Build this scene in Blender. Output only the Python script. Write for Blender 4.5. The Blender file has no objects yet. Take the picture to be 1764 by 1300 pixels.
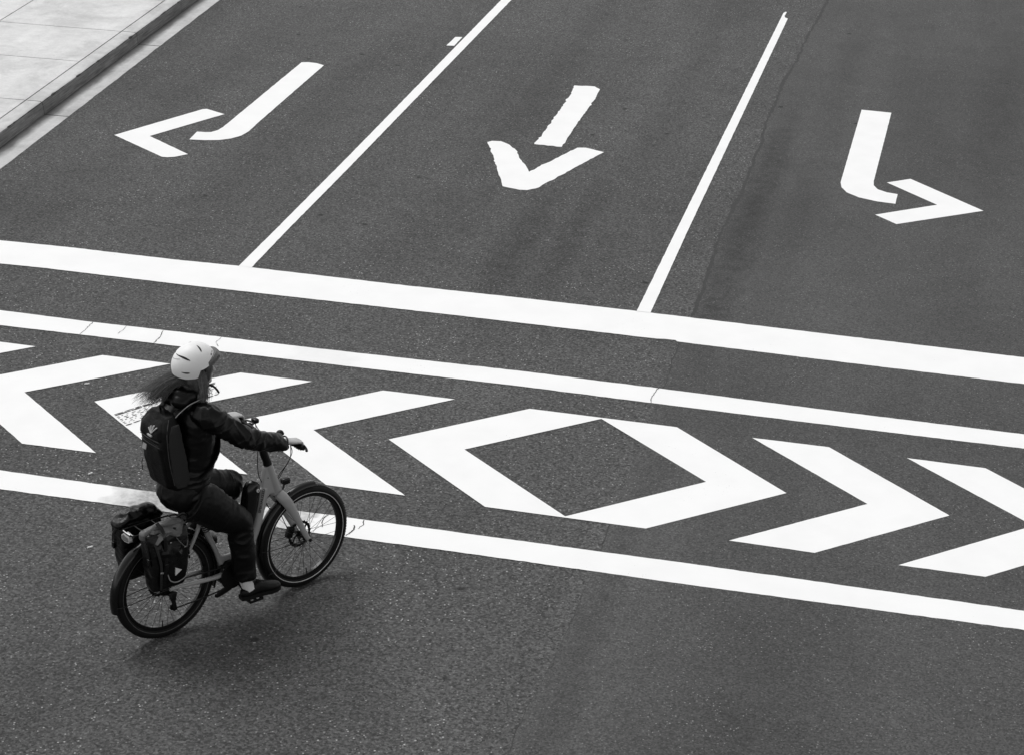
import bpy, bmesh, math, random
from mathutils import Vector, Matrix, noise
from math import sin, cos, pi, radians, atan2, hypot
random.seed(7)
sc = bpy.context.scene
COL = sc.collection

# ------------------------------------------------------------------ site frame
H_CAM = 7.0813            # the camera stands on a footbridge
F_PX, W_PX = 3753.8, 1764.0
PITCH, ROLL = 0.415944, -0.0326222
TH = -0.2144695           # direction of the crossing
CT, ST = cos(TH), sin(TH)
def uv(u, v, z=0.0): return Vector((u*CT - v*ST, u*ST + v*CT, z))

# ------------------------------------------------------------------ materials
def new_mat(name):
    m = bpy.data.materials.new(name); m.use_nodes = True
    nt = m.node_tree; nt.nodes.clear()
    out = nt.nodes.new('ShaderNodeOutputMaterial'); b = nt.nodes.new('ShaderNodeBsdfPrincipled')
    nt.links.new(b.outputs[0], out.inputs[0])
    return m, nt, b
def N(nt, t, **kw):
    n = nt.nodes.new(t)
    for k, v in kw.items(): setattr(n, k, v)
    return n
def L(nt, a, b): nt.links.new(a, b)
def mapped(nt, scale=(1, 1, 1), coord='Object'):
    tc = N(nt, 'ShaderNodeTexCoord'); mp = N(nt, 'ShaderNodeMapping')
    mp.inputs['Scale'].default_value = scale
    L(nt, tc.outputs[coord], mp.inputs['Vector']); return mp.outputs[0]
def noise_tex(nt, vec, scale, detail=2.0, rough=.5, dist=0.0):
    n = N(nt, 'ShaderNodeTexNoise'); n.inputs['Scale'].default_value = scale
    n.inputs['Detail'].default_value = detail; n.inputs['Roughness'].default_value = rough
    n.inputs['Distortion'].default_value = dist
    L(nt, vec, n.inputs['Vector']); return n.outputs[0]
def ramp(nt, fac, stops, interp='LINEAR'):
    r = N(nt, 'ShaderNodeValToRGB'); r.color_ramp.interpolation = interp
    e = r.color_ramp.elements
    while len(e) < len(stops): e.new(0.5)
    for i, (p, c) in enumerate(stops):
        e[i].position = p; e[i].color = (c, c, c, 1)
    L(nt, fac, r.inputs[0]); return r.outputs[0]
def math_n(nt, op, a, b):
    n = N(nt, 'ShaderNodeMath', operation=op)
    for i, x in enumerate((a, b)):
        if isinstance(x, (int, float)): n.inputs[i].default_value = x
        else: L(nt, x, n.inputs[i])
    return n.outputs[0]
def mix(nt, f, a, b):
    n = N(nt, 'ShaderNodeMix', data_type='FLOAT')
    for i, x in ((0, f), (2, a), (3, b)):
        if isinstance(x, (int, float)): n.inputs[i].default_value = x
        else: L(nt, x, n.inputs[i])
    return n.outputs[0]
def grey(nt, val, bsdf):
    c = N(nt, 'ShaderNodeCombineColor')
    for i in range(3): L(nt, val, c.inputs[i])
    L(nt, c.outputs[0], bsdf.inputs['Base Color'])
def bump(nt, h, bsdf, strength=.3, dist=.01):
    b = N(nt, 'ShaderNodeBump'); b.inputs['Strength'].default_value = strength
    b.inputs['Distance'].default_value = dist
    L(nt, h, b.inputs['Height']); L(nt, b.outputs[0], bsdf.inputs['Normal'])

def simple(name, val, rough=.5, metal=0.0, var=.15, scale=40, bmp=0.0, spec=.5, coat=0.0):
    m, nt, b = new_mat(name)
    vec = mapped(nt)
    n = noise_tex(nt, vec, scale, 3)
    grey(nt, math_n(nt, 'MULTIPLY', ramp(nt, n, [(.3, 1-var), (.7, 1+var)]), val), b)
    # ramp clamps at 1 per channel only for display, values above are kept small by design
    b.inputs['Roughness'].default_value = rough; b.inputs['Metallic'].default_value = metal
    b.inputs['Specular IOR Level'].default_value = spec
    b.inputs['Coat Weight'].default_value = coat
    if bmp: bump(nt, n, b, bmp, .004)
    return m

def asphalt(name, base, grain, fleck, cell, stains=()):
    m, nt, b = new_mat(name)
    vec = mapped(nt)
    lane = mapped(nt, (1.3, .16, 1))
    big = noise_tex(nt, lane, .9, 4, .55)
    mid = noise_tex(nt, vec, 2.3, 5, .6)
    v1 = N(nt, 'ShaderNodeTexVoronoi'); v1.inputs['Scale'].default_value = cell; L(nt, vec, v1.inputs['Vector'])
    sep = N(nt, 'ShaderNodeSeparateColor'); L(nt, v1.outputs['Color'], sep.inputs[0])
    fine = noise_tex(nt, vec, cell*.75, 3, .7)
    val = math_n(nt, 'MULTIPLY', ramp(nt, big, [(.3, .80), (.68, 1.0)]), base)
    val = math_n(nt, 'MULTIPLY', val, ramp(nt, mid, [(.25, .82), (.7, 1.0)]))
    val = math_n(nt, 'MULTIPLY', val, ramp(nt, noise_tex(nt, mapped(nt, (1, .6, 1)), .38, 3, .5, .6), [(.30, .82), (.62, 1.08)]))
    val = math_n(nt, 'MULTIPLY', val, math_n(nt, 'ADD', math_n(nt, 'MULTIPLY', math_n(nt, 'SUBTRACT', sep.outputs[0], .5), grain), 1.06))
    val = math_n(nt, 'MULTIPLY', val, math_n(nt, 'ADD', math_n(nt, 'MULTIPLY', math_n(nt, 'SUBTRACT', fine, .5), grain*2.4), 1.0))
    # pale stone faces, gathered in drifts where the binder has worn off
    drift = ramp(nt, noise_tex(nt, vec, 1.1, 4, .6), [(.38, .2), (.66, 1.0)])
    fl = math_n(nt, 'MULTIPLY', ramp(nt, sep.outputs[1], [(.925, 0), (.98, 1)]), drift)
    fl = math_n(nt, 'MULTIPLY', fl, ramp(nt, v1.outputs['Distance'], [(.25, 1), (.5, 0)]))
    val = math_n(nt, 'ADD', val, math_n(nt, 'MULTIPLY', fl, fleck))
    # old stains and rubbered wheel tracks: (u, half width, v from, v to, strength)
    if stains:
        sx = N(nt, 'ShaderNodeSeparateXYZ'); L(nt, vec, sx.inputs[0])
        wob_u = math_n(nt, 'ADD', sx.outputs[0], math_n(nt, 'MULTIPLY', math_n(nt, 'SUBTRACT', noise_tex(nt, mapped(nt, (1, .5, 1)), 3, 5, .65), .5), .34))
        for u0, hw, va, vb, st in stains:
            du = math_n(nt, 'DIVIDE', math_n(nt, 'ABSOLUTE', math_n(nt, 'SUBTRACT', wob_u, u0), 0), hw)
            dv = math_n(nt, 'DIVIDE', math_n(nt, 'ABSOLUTE', math_n(nt, 'SUBTRACT', sx.outputs[1], (va+vb)/2), 0), (vb-va)/2)
            k = math_n(nt, 'MULTIPLY', ramp(nt, du, [(.2, 1), (1, 0)]), ramp(nt, dv, [(.45, 1), (1, 0)]))
            k = math_n(nt, 'MULTIPLY', k, ramp(nt, noise_tex(nt, vec, 7, 4, .6), [(.3, .35), (.65, 1)]))
            val = math_n(nt, 'MULTIPLY', val, math_n(nt, 'SUBTRACT', 1.0, math_n(nt, 'MULTIPLY', k, st)))
    # dark dropped gum and oil spots
    v2 = N(nt, 'ShaderNodeTexVoronoi'); v2.inputs['Scale'].default_value = 1.9
    wob = N(nt, 'ShaderNodeMixRGB'); wob.inputs[0].default_value = .03
    nz = N(nt, 'ShaderNodeTexNoise'); nz.inputs['Scale'].default_value = 14; L(nt, vec, nz.inputs['Vector'])
    L(nt, vec, wob.inputs[1]); L(nt, nz.outputs['Color'], wob.inputs[2]); L(nt, wob.outputs[0], v2.inputs['Vector'])
    s2 = N(nt, 'ShaderNodeSeparateColor'); L(nt, v2.outputs['Color'], s2.inputs[0])
    spot = math_n(nt, 'MULTIPLY', ramp(nt, v2.outputs['Distance'], [(.035, 1), (.075, 0)]), ramp(nt, s2.outputs[0], [(.5, 0), (.55, .75)]))
    val = math_n(nt, 'MULTIPLY', val, math_n(nt, 'SUBTRACT', 1.0, spot))
    grey(nt, val, b)
    b.inputs['Roughness'].default_value = .82; b.inputs['Specular IOR Level'].default_value = .35
    hgt = math_n(nt, 'ADD', math_n(nt, 'MULTIPLY', v1.outputs['Distance'], -.6), fine)
    bump(nt, hgt, b, .55 if grain > .5 else .35, .006)
    return m
M = {}
M['asphalt'] = asphalt('asphalt_coarse', .077, 1.2, .46, 66, [(-3.62, .22, 17.0, 21.0, .46), (-4.05, .26, 16.8, 20.6, .42), (-3.95, .5, 10.2, 12.8, .22), (-5.0, .6, 17.0, 20.5, .22), (-4.9, .30, 20, 30, .24), (-3.4, .28, 20, 30, .22), (-7.1, .35, 17.5, 27, .20), (-8.6, .35, 17.5, 27, .20), (-5.2, .5, 8.5, 11.2, .20), (-2.36, .12, 9, 15, .16)])
M['asphalt_new'] = asphalt('asphalt_smooth', .074, .80, .26, 80, [(-2.05, .22, 15.0, 25.0, .52), (-2.04, .14, 8.5, 15.8, .26), (-1.6, .28, 17, 30, .18), (.2, .4, 17, 30, .22), (-.9, .5, 9, 13, .16)])

def paint_mat(name, worn=None, val=.88):
    m, nt, b = new_mat(name)
    tc = N(nt, 'ShaderNodeTexCoord'); vec = tc.outputs['Object']
    n1 = noise_tex(nt, vec, 3, 4); n2 = noise_tex(nt, vec, 90, 3, .6)
    v = math_n(nt, 'MULTIPLY', ramp(nt, n1, [(.3, .96), (.6, 1.0)]), val)
    # tiny pits through the paint, in clusters
    pit = math_n(nt, 'MULTIPLY', ramp(nt, noise_tex(nt, vec, 62, 2, .5), [(.70, 0), (.74, 1)]),
                 ramp(nt, noise_tex(nt, vec, 1.6, 3), [(.56, 0), (.66, 1)]))
    v = mix(nt, math_n(nt, 'MULTIPLY', pit, .8), v, .06)
    if worn:
        # scuffed and dirty stretch of paint: (centre u, half length, strength) in the site frame
        sx = N(nt, 'ShaderNodeSeparateXYZ'); L(nt, vec, sx.inputs[0])
        wobble = math_n(nt, 'MULTIPLY', math_n(nt, 'SUBTRACT', noise_tex(nt, vec, 5, 3), .5), .5)
        x = math_n(nt, 'ADD', sx.outputs[0], wobble)
        tot = None
        for cu, hl, st in worn:
            dd = math_n(nt, 'ABSOLUTE', math_n(nt, 'SUBTRACT', x, cu), 0)
            w = math_n(nt, 'MULTIPLY', ramp(nt, math_n(nt, 'DIVIDE', dd, hl*2), [(.36, 1), (.55, 0)]), st)
            tot = w if tot is None else math_n(nt, 'MAXIMUM', tot, w)
        dirt = ramp(nt, noise_tex(nt, vec, 26, 5, .7), [(.3, .16), (.62, .46), (.8, .6)])
        v = mix(nt, tot, v, dirt)
    grey(nt, v, b)
    b.inputs['Roughness'].default_value = .6; b.inputs['Specular IOR Level'].default_value = .3
    bump(nt, n2, b, .15, .003)
    return m
M['paint'] = paint_mat('road_paint')
def concrete(name, val, streak=False, painted_shadow=False):
    m, nt, b = new_mat(name)
    vec = mapped(nt)
    n1 = noise_tex(nt, mapped(nt, (1, .35, 1)), 2.2, 5, .6); n2 = noise_tex(nt, vec, 45, 4, .7); n3 = noise_tex(nt, vec, 9, 4, .6)
    v = math_n(nt, 'MULTIPLY', ramp(nt, n1, [(.25, .82), (.7, 1.0)]), val)
    v = math_n(nt, 'MULTIPLY', v, ramp(nt, noise_tex(nt, vec, 1.3, 6, .7, .5), [(.30, .72), (.54, 1.0)]))
    v = math_n(nt, 'MULTIPLY', v, ramp(nt, n2, [(.25, .86), (.7, 1.0)]))
    v = math_n(nt, 'MULTIPLY', v, ramp(nt, n3, [(.3, .88), (.65, 1.0)]))
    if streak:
        # scuff streaks along the kerb, deepening the shade painted on its face
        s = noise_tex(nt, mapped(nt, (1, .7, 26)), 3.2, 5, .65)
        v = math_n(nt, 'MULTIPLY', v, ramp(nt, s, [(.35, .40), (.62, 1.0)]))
    if painted_shadow:
        # kerb's soft shadow painted into the gutter, with dirt, ragged towards the road
        sx = N(nt, 'ShaderNodeSeparateXYZ'); L(nt, vec, sx.inputs[0])
        x = math_n(nt, 'ADD', sx.outputs[0], math_n(nt, 'MULTIPLY', math_n(nt, 'SUBTRACT', noise_tex(nt, mapped(nt, (1, .4, 1)), 3.5, 5, .65), .5), .16))
        v = math_n(nt, 'MULTIPLY', v, ramp(nt, x, [(.02, .16), (.09, .30), (.165, 1.0)]))
    grey(nt, v, b); b.inputs['Roughness'].default_value = .85; b.inputs['Specular IOR Level'].default_value = .3
    bump(nt, n2, b, .25, .004)
    return m
M['slab'] = concrete('pavement_concrete', .80)
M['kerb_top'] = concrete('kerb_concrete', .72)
M['kerb_face'] = concrete('kerb_face_shaded_scuffed', .30, streak=True)  # dark base paints in the shade on the face; streaks add scuffs
M['gutter'] = concrete('gutter_concrete', .66, painted_shadow=True)
M['joint'] = simple('joint_dirt', .05, .95)
M['crack'] = simple('crack_tar', .030, .8, var=.3, scale=30)
M['tread_mark'] = simple('tread_rubber', .045, .8, var=.4, scale=90)

M['frame'] = simple('frame_paint', .33, .38, var=.04, scale=8, coat=.25)
M['gloss_black'] = simple('gloss_black_plastic', .004, .2, var=.2, spec=.4)
M['black'] = simple('matt_black_metal', .004, .5, var=.25, spec=.22)
M['rubber'] = simple('tyre_rubber', .004, .65, var=.25, bmp=.15, spec=.22)
M['silver'] = simple('silver_metal', .45, .35, metal=.9, var=.1)
M['reflex'] = simple('reflective_strip', .62, .4, var=.06)
M['reflex_dim'] = simple('dusty_reflective_strip', .07, .6, var=.3)
M['spoke'] = simple('black_spoke', .015, .35, metal=.4)
M['lens'] = simple('clear_lens', .16, .15, var=.1, spec=.7)
M['lens_dark'] = simple('dark_lens', .05, .15, spec=.7)
M['skin'] = simple('skin', .42, .5, var=.10, scale=30, bmp=.08)
M['sock'] = simple('white_sock', .62, .9, var=.06, scale=200, bmp=.35)
M['helmet'] = simple('helmet_shell', .80, .42, var=.03, scale=12)
M['vent'] = simple('helmet_vent', .008, .8)
M['visor'] = simple('grey_visor', .075, .25, var=.1, spec=.6)
M['grey_rim'] = simple('pale_plastic_rim', .5, .35)
M['letter'] = simple('black_lettering', .02, .5)
M['white_print'] = simple('white_print', .78, .6, var=.05)
M['grey_tag'] = simple('grey_tag', .30, .7, var=.05)
def cloth(name, val, rough, weave, fold, sheen=0.0, spec=.4):
    m, nt, b = new_mat(name)
    vec = mapped(nt)
    f = noise_tex(nt, mapped(nt, (1, 1, 2.6)), 11, 5, .55, .8)
    w = noise_tex(nt, vec, 320, 2, .6)
    grey(nt, math_n(nt, 'MULTIPLY', ramp(nt, f, [(.3, .92), (.7, 1.0)]), val), b)
    b.inputs['Roughness'].default_value = rough; b.inputs['Specular IOR Level'].default_value = spec
    b.inputs['Sheen Weight'].default_value = sheen
    h = math_n(nt, 'ADD', math_n(nt, 'MULTIPLY', f, fold), math_n(nt, 'MULTIPLY', w, weave))
    bump(nt, h, b, .6, .012)
    return m
M['jacket'] = cloth('black_rain_jacket', .0018, .34, .04, .20, spec=.26)
M['trousers'] = cloth('black_trousers', .0022, .46, .06, .22, spec=.20)
M['pack'] = cloth('black_pack_fabric', .0022, .5, .2, .5, spec=.18)
M['pack_mesh'] = cloth('grey_pack_side', .030, .85, .9, .3, spec=.2)
M['pannier'] = cloth('black_tarpaulin', .0020, .30, .02, .8, spec=.30)
M['pannier_top'] = cloth('grey_tarpaulin', .10, .45, .02, .4, spec=.3)
M['webbing'] = cloth('grey_webbing', .022, .6, .2, .2, spec=.2)
M['shoe'] = cloth('black_shoe', .005, .5, .1, .3, spec=.25)
M['hair'] = simple('grey_brown_hair', .045, .5, var=.35, scale=60)
M['hair_light'] = simple('pale_hair', .13, .5, var=.3, scale=60)

# ------------------------------------------------------------------ mesh helpers
def catmull(pts, n=6):
    pts = [Vector(p) for p in pts]
    if len(pts) < 3: return pts
    out = []
    P = [2*pts[0]-pts[1]] + pts + [2*pts[-1]-pts[-2]]
    for i in range(1, len(P)-2):
        for k in range(n):
            t = k/n
            a, b, c, d = P[i-1], P[i], P[i+1], P[i+2]
            out.append(.5*((2*b) + (c-a)*t + (2*a-5*b+4*c-d)*t*t + (3*b-a-3*c+d)*t**3))
    out.append(pts[-1]); return out
def interp(vals, m):
    n = len(vals)
    if n == m: return vals
    out = []
    for i in range(m):
        x = i*(n-1)/(m-1); k = min(int(x), n-2); f = x-k
        a, b = vals[k], vals[k+1]
        out.append(tuple(p+(q-p)*f for p, q in zip(a, b)) if isinstance(a, tuple) else a+(b-a)*f)
    return out
def add_rings(bm, rings, closed=False, caps=True):
    vs = [[bm.verts.new(p) for p in r] for r in rings]
    n = len(vs[0]); k = len(vs)
    for i in range(k if closed else k-1):
        a, b = vs[i], vs[(i+1) % k]
        for j in range(n):
            bm.faces.new((a[j], a[(j+1) % n], b[(j+1) % n], b[j]))
    if caps and not closed:
        bm.faces.new(list(reversed(vs[0]))); bm.faces.new(vs[-1])
def add_tube(bm, pts, r, seg=8, smooth=0, side=None, closed=False):
    """tube; r is a radius, a list, or a list of (side radius, other radius)"""
    if smooth: pts = catmull(pts, smooth)
    pts = [Vector(p) for p in pts]
    m = len(pts)
    if not isinstance(r, list): r = [r]*m
    r = interp(r, m)
    rings = []; ref = Vector(side) if side else None
    prev = None
    for i, p in enumerate(pts):
        if closed: t = pts[(i+1) % m]-pts[i-1]
        else: t = pts[min(i+1, m-1)]-pts[max(i-1, 0)]
        t.normalize()
        if ref is not None: s = ref - t*ref.dot(t)
        elif prev is None:
            s = Vector((0, 1, 0)) if abs(t.y) < .9 else Vector((1, 0, 0)); s = s - t*s.dot(t)
        else: s = prev - t*prev.dot(t)
        s.normalize(); prev = s
        nrm = t.cross(s)
        ra, rb = r[i] if isinstance(r[i], tuple) else (r[i], r[i])
        rings.append([p + s*(ra*cos(2*pi*j/seg)) + nrm*(rb*sin(2*pi*j/seg)) for j in range(seg)])
    add_rings(bm, rings, closed=closed)
def add_box(bm, c, s, rot=None, bevel=0.0):
    b2 = bmesh.new(); bmesh.ops.create_cube(b2, size=1)
    bmesh.ops.scale(b2, vec=s, verts=b2.verts)
    if bevel: bmesh.ops.bevel(b2, geom=b2.edges[:]+b2.verts[:], offset=bevel, segments=3, profile=.5, affect='EDGES')
    mt = Matrix.Translation(c) @ (rot.to_4x4() if rot else Matrix.Identity(4))
    bmesh.ops.transform(b2, matrix=mt, verts=b2.verts)
    merge(bm, b2)
def add_ell(bm, c, r, rot=None, u=20, v=12):
    b2 = bmesh.new(); bmesh.ops.create_uvsphere(b2, u_segments=u, v_segments=v, radius=1)
    bmesh.ops.scale(b2, vec=r, verts=b2.verts)
    bmesh.ops.transform(b2, matrix=Matrix.Translation(c) @ (rot.to_4x4() if rot else Matrix.Identity(4)), verts=b2.verts)
    merge(bm, b2)
def merge(bm, b2):
    me = bpy.data.meshes.new('t'); b2.to_mesh(me); b2.free(); bm.from_mesh(me); bpy.data.meshes.remove(me)
def add_torus(bm, c, R, r, axis_rot=None, a0=0, a1=2*pi, n=72, seg=10, prof=None):
    """ring in the xz plane about c; prof = list of (radial, lateral) offsets"""
    prof = prof or [(r*cos(2*pi*j/seg), r*sin(2*pi*j/seg)) for j in range(seg)]
    full = abs(a1-a0-2*pi) < 1e-6
    rings = []
    for i in range(n if full else n+1):
        a = a0+(a1-a0)*i/n
        ring = [Vector(((R+pr)*cos(a), pl, (R+pr)*sin(a))) for pr, pl in prof]
        if axis_rot: ring = [axis_rot @ p for p in ring]
        rings.append([Vector(c)+p for p in ring])
    add_rings(bm, rings, closed=full)
def add_cyl(bm, a, b, r, seg=20): add_tube(bm, [a, b], r, seg)
def add_prism(bm, poly, y0, y1):
    a = [bm.verts.new((x, y0, z)) for x, z in poly]; b = [bm.verts.new((x, y1, z)) for x, z in poly]
    n = len(poly)
    bm.faces.new(a); bm.faces.new(list(reversed(b)))
    for i in range(n): bm.faces.new((a[i], b[i], b[(i+1) % n], a[(i+1) % n]))

class T:
    """a thing: an Empty at its base, local frame shared by its parts"""
    pass
def obj(name, bm, m, parent=None, base=(0, 0, 0), smooth=True, auto=True):
    if base != (0, 0, 0): bmesh.ops.translate(bm, vec=-Vector(base), verts=bm.verts)
    bmesh.ops.recalc_face_normals(bm, faces=bm.faces)
    me = bpy.data.meshes.new(name); bm.to_mesh(me); bm.free()
    return obj_me(name, me, m, parent, smooth, auto)
def obj_me(name, me, m, parent=None, smooth=True, auto=True):
    o = bpy.data.objects.new(name, me); COL.objects.link(o)
    for mm in (m if isinstance(m, (list, tuple)) else [m]): me.materials.append(mm)
    if smooth:
        me.shade_smooth()
        if auto: me.set_sharp_from_angle(angle=radians(38))
    if parent: o.parent = parent
    return o
def tag(o, label=None, cat=None, group=None, kind=None):
    for k, v in (('label', label), ('category', cat), ('group', group), ('kind', kind)):
        if v: o[k] = v
    return o
def empty(name, loc, rz, label, cat, group=None):
    o = bpy.data.objects.new(name, None); COL.objects.link(o)
    o.location = loc; o.rotation_euler = (0, 0, rz); o.empty_display_size = .1
    return tag(o, label, cat, group)
def remeshed(bm, voxel, smooth=2, disp=None):
    """fuse overlapping lofts into one continuous surface"""
    bmesh.ops.recalc_face_normals(bm, faces=bm.faces)
    me = bpy.data.meshes.new('t'); bm.to_mesh(me); bm.free()
    o = bpy.data.objects.new('t', me); COL.objects.link(o)
    md = o.modifiers.new('r', 'REMESH'); md.mode = 'VOXEL'; md.voxel_size = voxel
    if smooth:
        s = o.modifiers.new('s', 'SMOOTH'); s.factor = .5; s.iterations = smooth
    dg = bpy.context.evaluated_depsgraph_get(); dg.update()
    res = bpy.data.meshes.new_from_object(o.evaluated_get(dg))
    bpy.data.objects.remove(o); bpy.data.meshes.remove(me)
    if disp:
        nn = [v.normal.copy() for v in res.vertices]
        for v, nr in zip(res.vertices, nn): v.co += nr*disp(v.co)
    b = bmesh.new(); b.from_mesh(res); bpy.data.meshes.remove(res)
    return b

# ------------------------------------------------------------------ ground
def sheet(name, polys, z, m, kind=None, c=None, edge=0.0, step=.045, holes=None, parent=None):
    """flat painted sheet: polygons in site (u, v), origin at c"""
    bm = bmesh.new()
    allp = [p for pl in polys for p in pl]
    if c is None: c = (sum(p[0] for p in allp)/len(allp), sum(p[1] for p in allp)/len(allp))
    for pl in polys:
        pts = []
        n = len(pl)
        for i in range(n):
            a, b = Vector(pl[i]), Vector(pl[(i+1) % n])
            d = b-a; k = max(1, int(d.length/step)) if edge else 1
            nr = Vector((-d.y, d.x)).normalized() if d.length else Vector((0, 0))
            for j in range(k):
                p = a+d*(j/k)
                if edge and j: p = p+nr*((noise.noise(Vector((p.x*9, p.y*9, z)))*.8+noise.noise(Vector((p.x*31, p.y*31, 3)))*.9+max(0, noise.noise(Vector((p.x*17, p.y*17, 11)))-.35)*3)*edge)
                pts.append(p)
        vs = [bm.verts.new((p.x-c[0], p.y-c[1], 0)) for p in pts]
        es = [bm.edges.new((vs[i], vs[(i+1) % len(vs)])) for i in range(len(vs))]
        bmesh.ops.triangle_fill(bm, use_beauty=True, edges=es)
    for f in bm.faces:
        if f.normal.z < 0: f.normal_flip()
    me = bpy.data.meshes.new(name); bm.to_mesh(me); bm.free()
    o = bpy.data.objects.new(name, me); COL.objects.link(o); me.materials.append(m)
    if parent: o.parent = parent; o.location = (c[0], c[1], z)
    else: o.location = uv(c[0], c[1], z); o.rotation_euler = (0, 0, TH)
    if kind: o['kind'] = kind
    return o
sheet('road', [[(-300, -200), (400, -200), (400, 500), (-300, 500)]], 0, M['asphalt'], 'structure', c=(0, 0))
seam = [(-2.162, 29.147), (-2.201, 27.905), (-2.238, 26.8), (-2.237, 25.885), (-2.287, 25.033), (-2.276, 24.007), (-2.287, 23.281), (-2.249, 22.608), (-2.243, 21.535), (-2.239, 20.861), (-2.252, 20.225), (-2.27, 19.502), (-2.228, 18.597), (-2.208, 17.479), (-2.225, 16.598), (-2.202, 15.84), (-2.209, 15.273), (-2.197, 14.712), (-2.195, 13.945), (-2.172, 13.219), (-2.167, 12.472), (-2.177, 11.77), (-2.201, 11.191), (-2.229, 10.664), (-2.227, 10.4)]
seam = [(-2.15, 60)] + seam + [(-2.2, 2)]
sheet('resurfaced_road', [seam + [(60, 2), (60, 60)]], .003, M['asphalt_new'], 'structure', c=(0, 0), edge=.012, step=.05)
# the open joint between the two layers of asphalt
def strip(name, pts, wfun, z, m, kind='structure', step=.03, jit=.006, c=None):
    P = []
    for i in range(len(pts)-1):
        a, b = Vector(pts[i]), Vector(pts[i+1]); k = max(1, int((b-a).length/step))
        P += [a+(b-a)*(j/k) for j in range(k)]
    P.append(Vector(pts[-1]))
    c = c or (P[0].x, P[0].y)
    bm = bmesh.new(); rows = []
    for i, p in enumerate(P):
        t = (P[min(i+1, len(P)-1)]-P[max(i-1, 0)]).normalized(); nr = Vector((-t.y, t.x))
        q = p+nr*(noise.noise(Vector((p.x*7, p.y*7, 1.3)))*jit*2+noise.noise(Vector((p.x*40, p.y*40, 5)))*jit)
        w = wfun(i/(len(P)-1), p)
        wl = max(.0006, w*(1+.9*noise.noise(Vector((p.x*23, p.y*23, 8))))); wr = max(.0006, w*(1+.9*noise.noise(Vector((p.x*23, p.y*23, 19)))))
        rows.append((q-nr*wl, q+nr*wr))
    vs = [[bm.verts.new((a.x-c[0], a.y-c[1], 0)) for a in r] for r in rows]
    for i in range(len(vs)-1): bm.faces.new((vs[i][0], vs[i+1][0], vs[i+1][1], vs[i][1]))
    for f in bm.faces:
        if f.normal.z < 0: f.normal_flip()
    me = bpy.data.meshes.new(name); bm.to_mesh(me); bm.free(); me.materials.append(m)
    o = bpy.data.objects.new(name, me); COL.objects.link(o); o.location = uv(c[0], c[1], z); o.rotation_euler = (0, 0, TH)
    if kind: o['kind'] = kind
    return o
def seam_w(t, p):
    n = noise.noise(Vector((3, p.y*1.1, 0)))
    if p.y > 17.4: return max(.002, .015+.011*n)
    if p.y > 15.9: return .004
    return max(.0004, .0010+.004*n)
strip('road_joint', seam[1:-1], seam_w, .0038, M['crack'], jit=.010)

# ------------------------------------------------------------------ kerb, gutter and pavement
KR = TH+.041
def kerb_obj(name, bm, m, kind='structure', smooth=False):
    o = obj(name, bm, m, None, smooth=smooth); o.location = uv(-9.86, 21.0, 0); o.rotation_euler = (0, 0, KR)
    if kind: o['kind'] = kind
    return o
JB = [-40.5, -37.5, -34.5, -31.5, -28.5, -25.5, -22.5, -19.5, -16.5, -13.5, -10.5, -7.5, -4.5, -1.5, .02, 1.62, 3.0, 4.55]
JB += [4.55+1.5*i for i in range(1, 25)]
bm = bmesh.new()
for i in range(len(JB)-1):
    for a0, a1 in ((-1.75, -.185), (-3.3, -1.75), (-4.85, -3.3)):
        add_box(bm, ((a0+a1)/2-.004, (JB[i]+JB[i+1])/2, .075), (a1-a0-.015, JB[i+1]-JB[i]-.017, .15), bevel=.004)
kerb_obj('pavement', bm, M['slab'])
bm = bmesh.new()
add_box(bm, (-20.7, 0, .06), (41, 96, .12))
kerb_obj('pavement_bed', bm, M['joint'])
# kerb: one long casting with a worn, chipped arris; the top is pale, the face has its shade painted in, plus scuffs
bm = bmesh.new()
KJ = [JB[0]] + [JB[i] for i in range(1, len(JB)) if i % 2 == 0]
def kerb_profile(b):
    n = noise.noise(Vector((1.7, b*2.3, 0)))*.006+noise.noise(Vector((5, b*9, 0)))*.005
    ch = max(0, noise.noise(Vector((9, b*4.1, 2)))-.22)*.075+max(0, noise.noise(Vector((4, b*13, 2)))-.25)*.03
    return [(-.178, -.05), (-.178, .150), (-.05, .150), (-.024+n-ch, .149), (-.008+n-ch*.6, .142-ch*.4), (.002+n*.7, .126-ch), (.012, .06), (.020, -.05)]
for i in range(len(KJ)-1):
    b0, b1 = KJ[i]+.007, KJ[i+1]-.007
    k = int((b1-b0)/.05)
    rings = []
    for j in range(k+1):
        b = b0+(b1-b0)*j/k
        rings.append([Vector((x, b, z)) for x, z in kerb_profile(b)])
    add_rings(bm, rings)
bf = bmesh.new(); add_box(bf, (-.088, 0, .06), (.165, 92, .165)); kerb_obj('kerb_bed', bf, M['joint'])
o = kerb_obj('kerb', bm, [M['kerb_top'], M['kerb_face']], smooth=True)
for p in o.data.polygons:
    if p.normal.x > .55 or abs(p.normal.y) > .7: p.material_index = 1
bm = bmesh.new()
GJ = KJ
for i in range(len(GJ)-1):
    b0, b1 = GJ[i]+.011, GJ[i+1]-.011; k = int((b1-b0)/.07)
    rows = []
    for j in range(k+1):
        b = b0+(b1-b0)*j/k
        e = .288+noise.noise(Vector((b*3, 2, 0)))*.008+noise.noise(Vector((b*17, 2, 0)))*.006
        rows.append([Vector((.010, b, .006)), Vector((.12, b, .006)), Vector((e, b, .0065)), Vector((e, b, -.05)), Vector((.010, b, -.05))])
    add_rings(bm, rows)
kerb_obj('gutter', bm, M['gutter'])
bm = bmesh.new()
add_box(bm, (.145, 0, -.02), (.27, 90, .0445))
kerb_obj('gutter_bed', bm, M['joint'])

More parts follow.
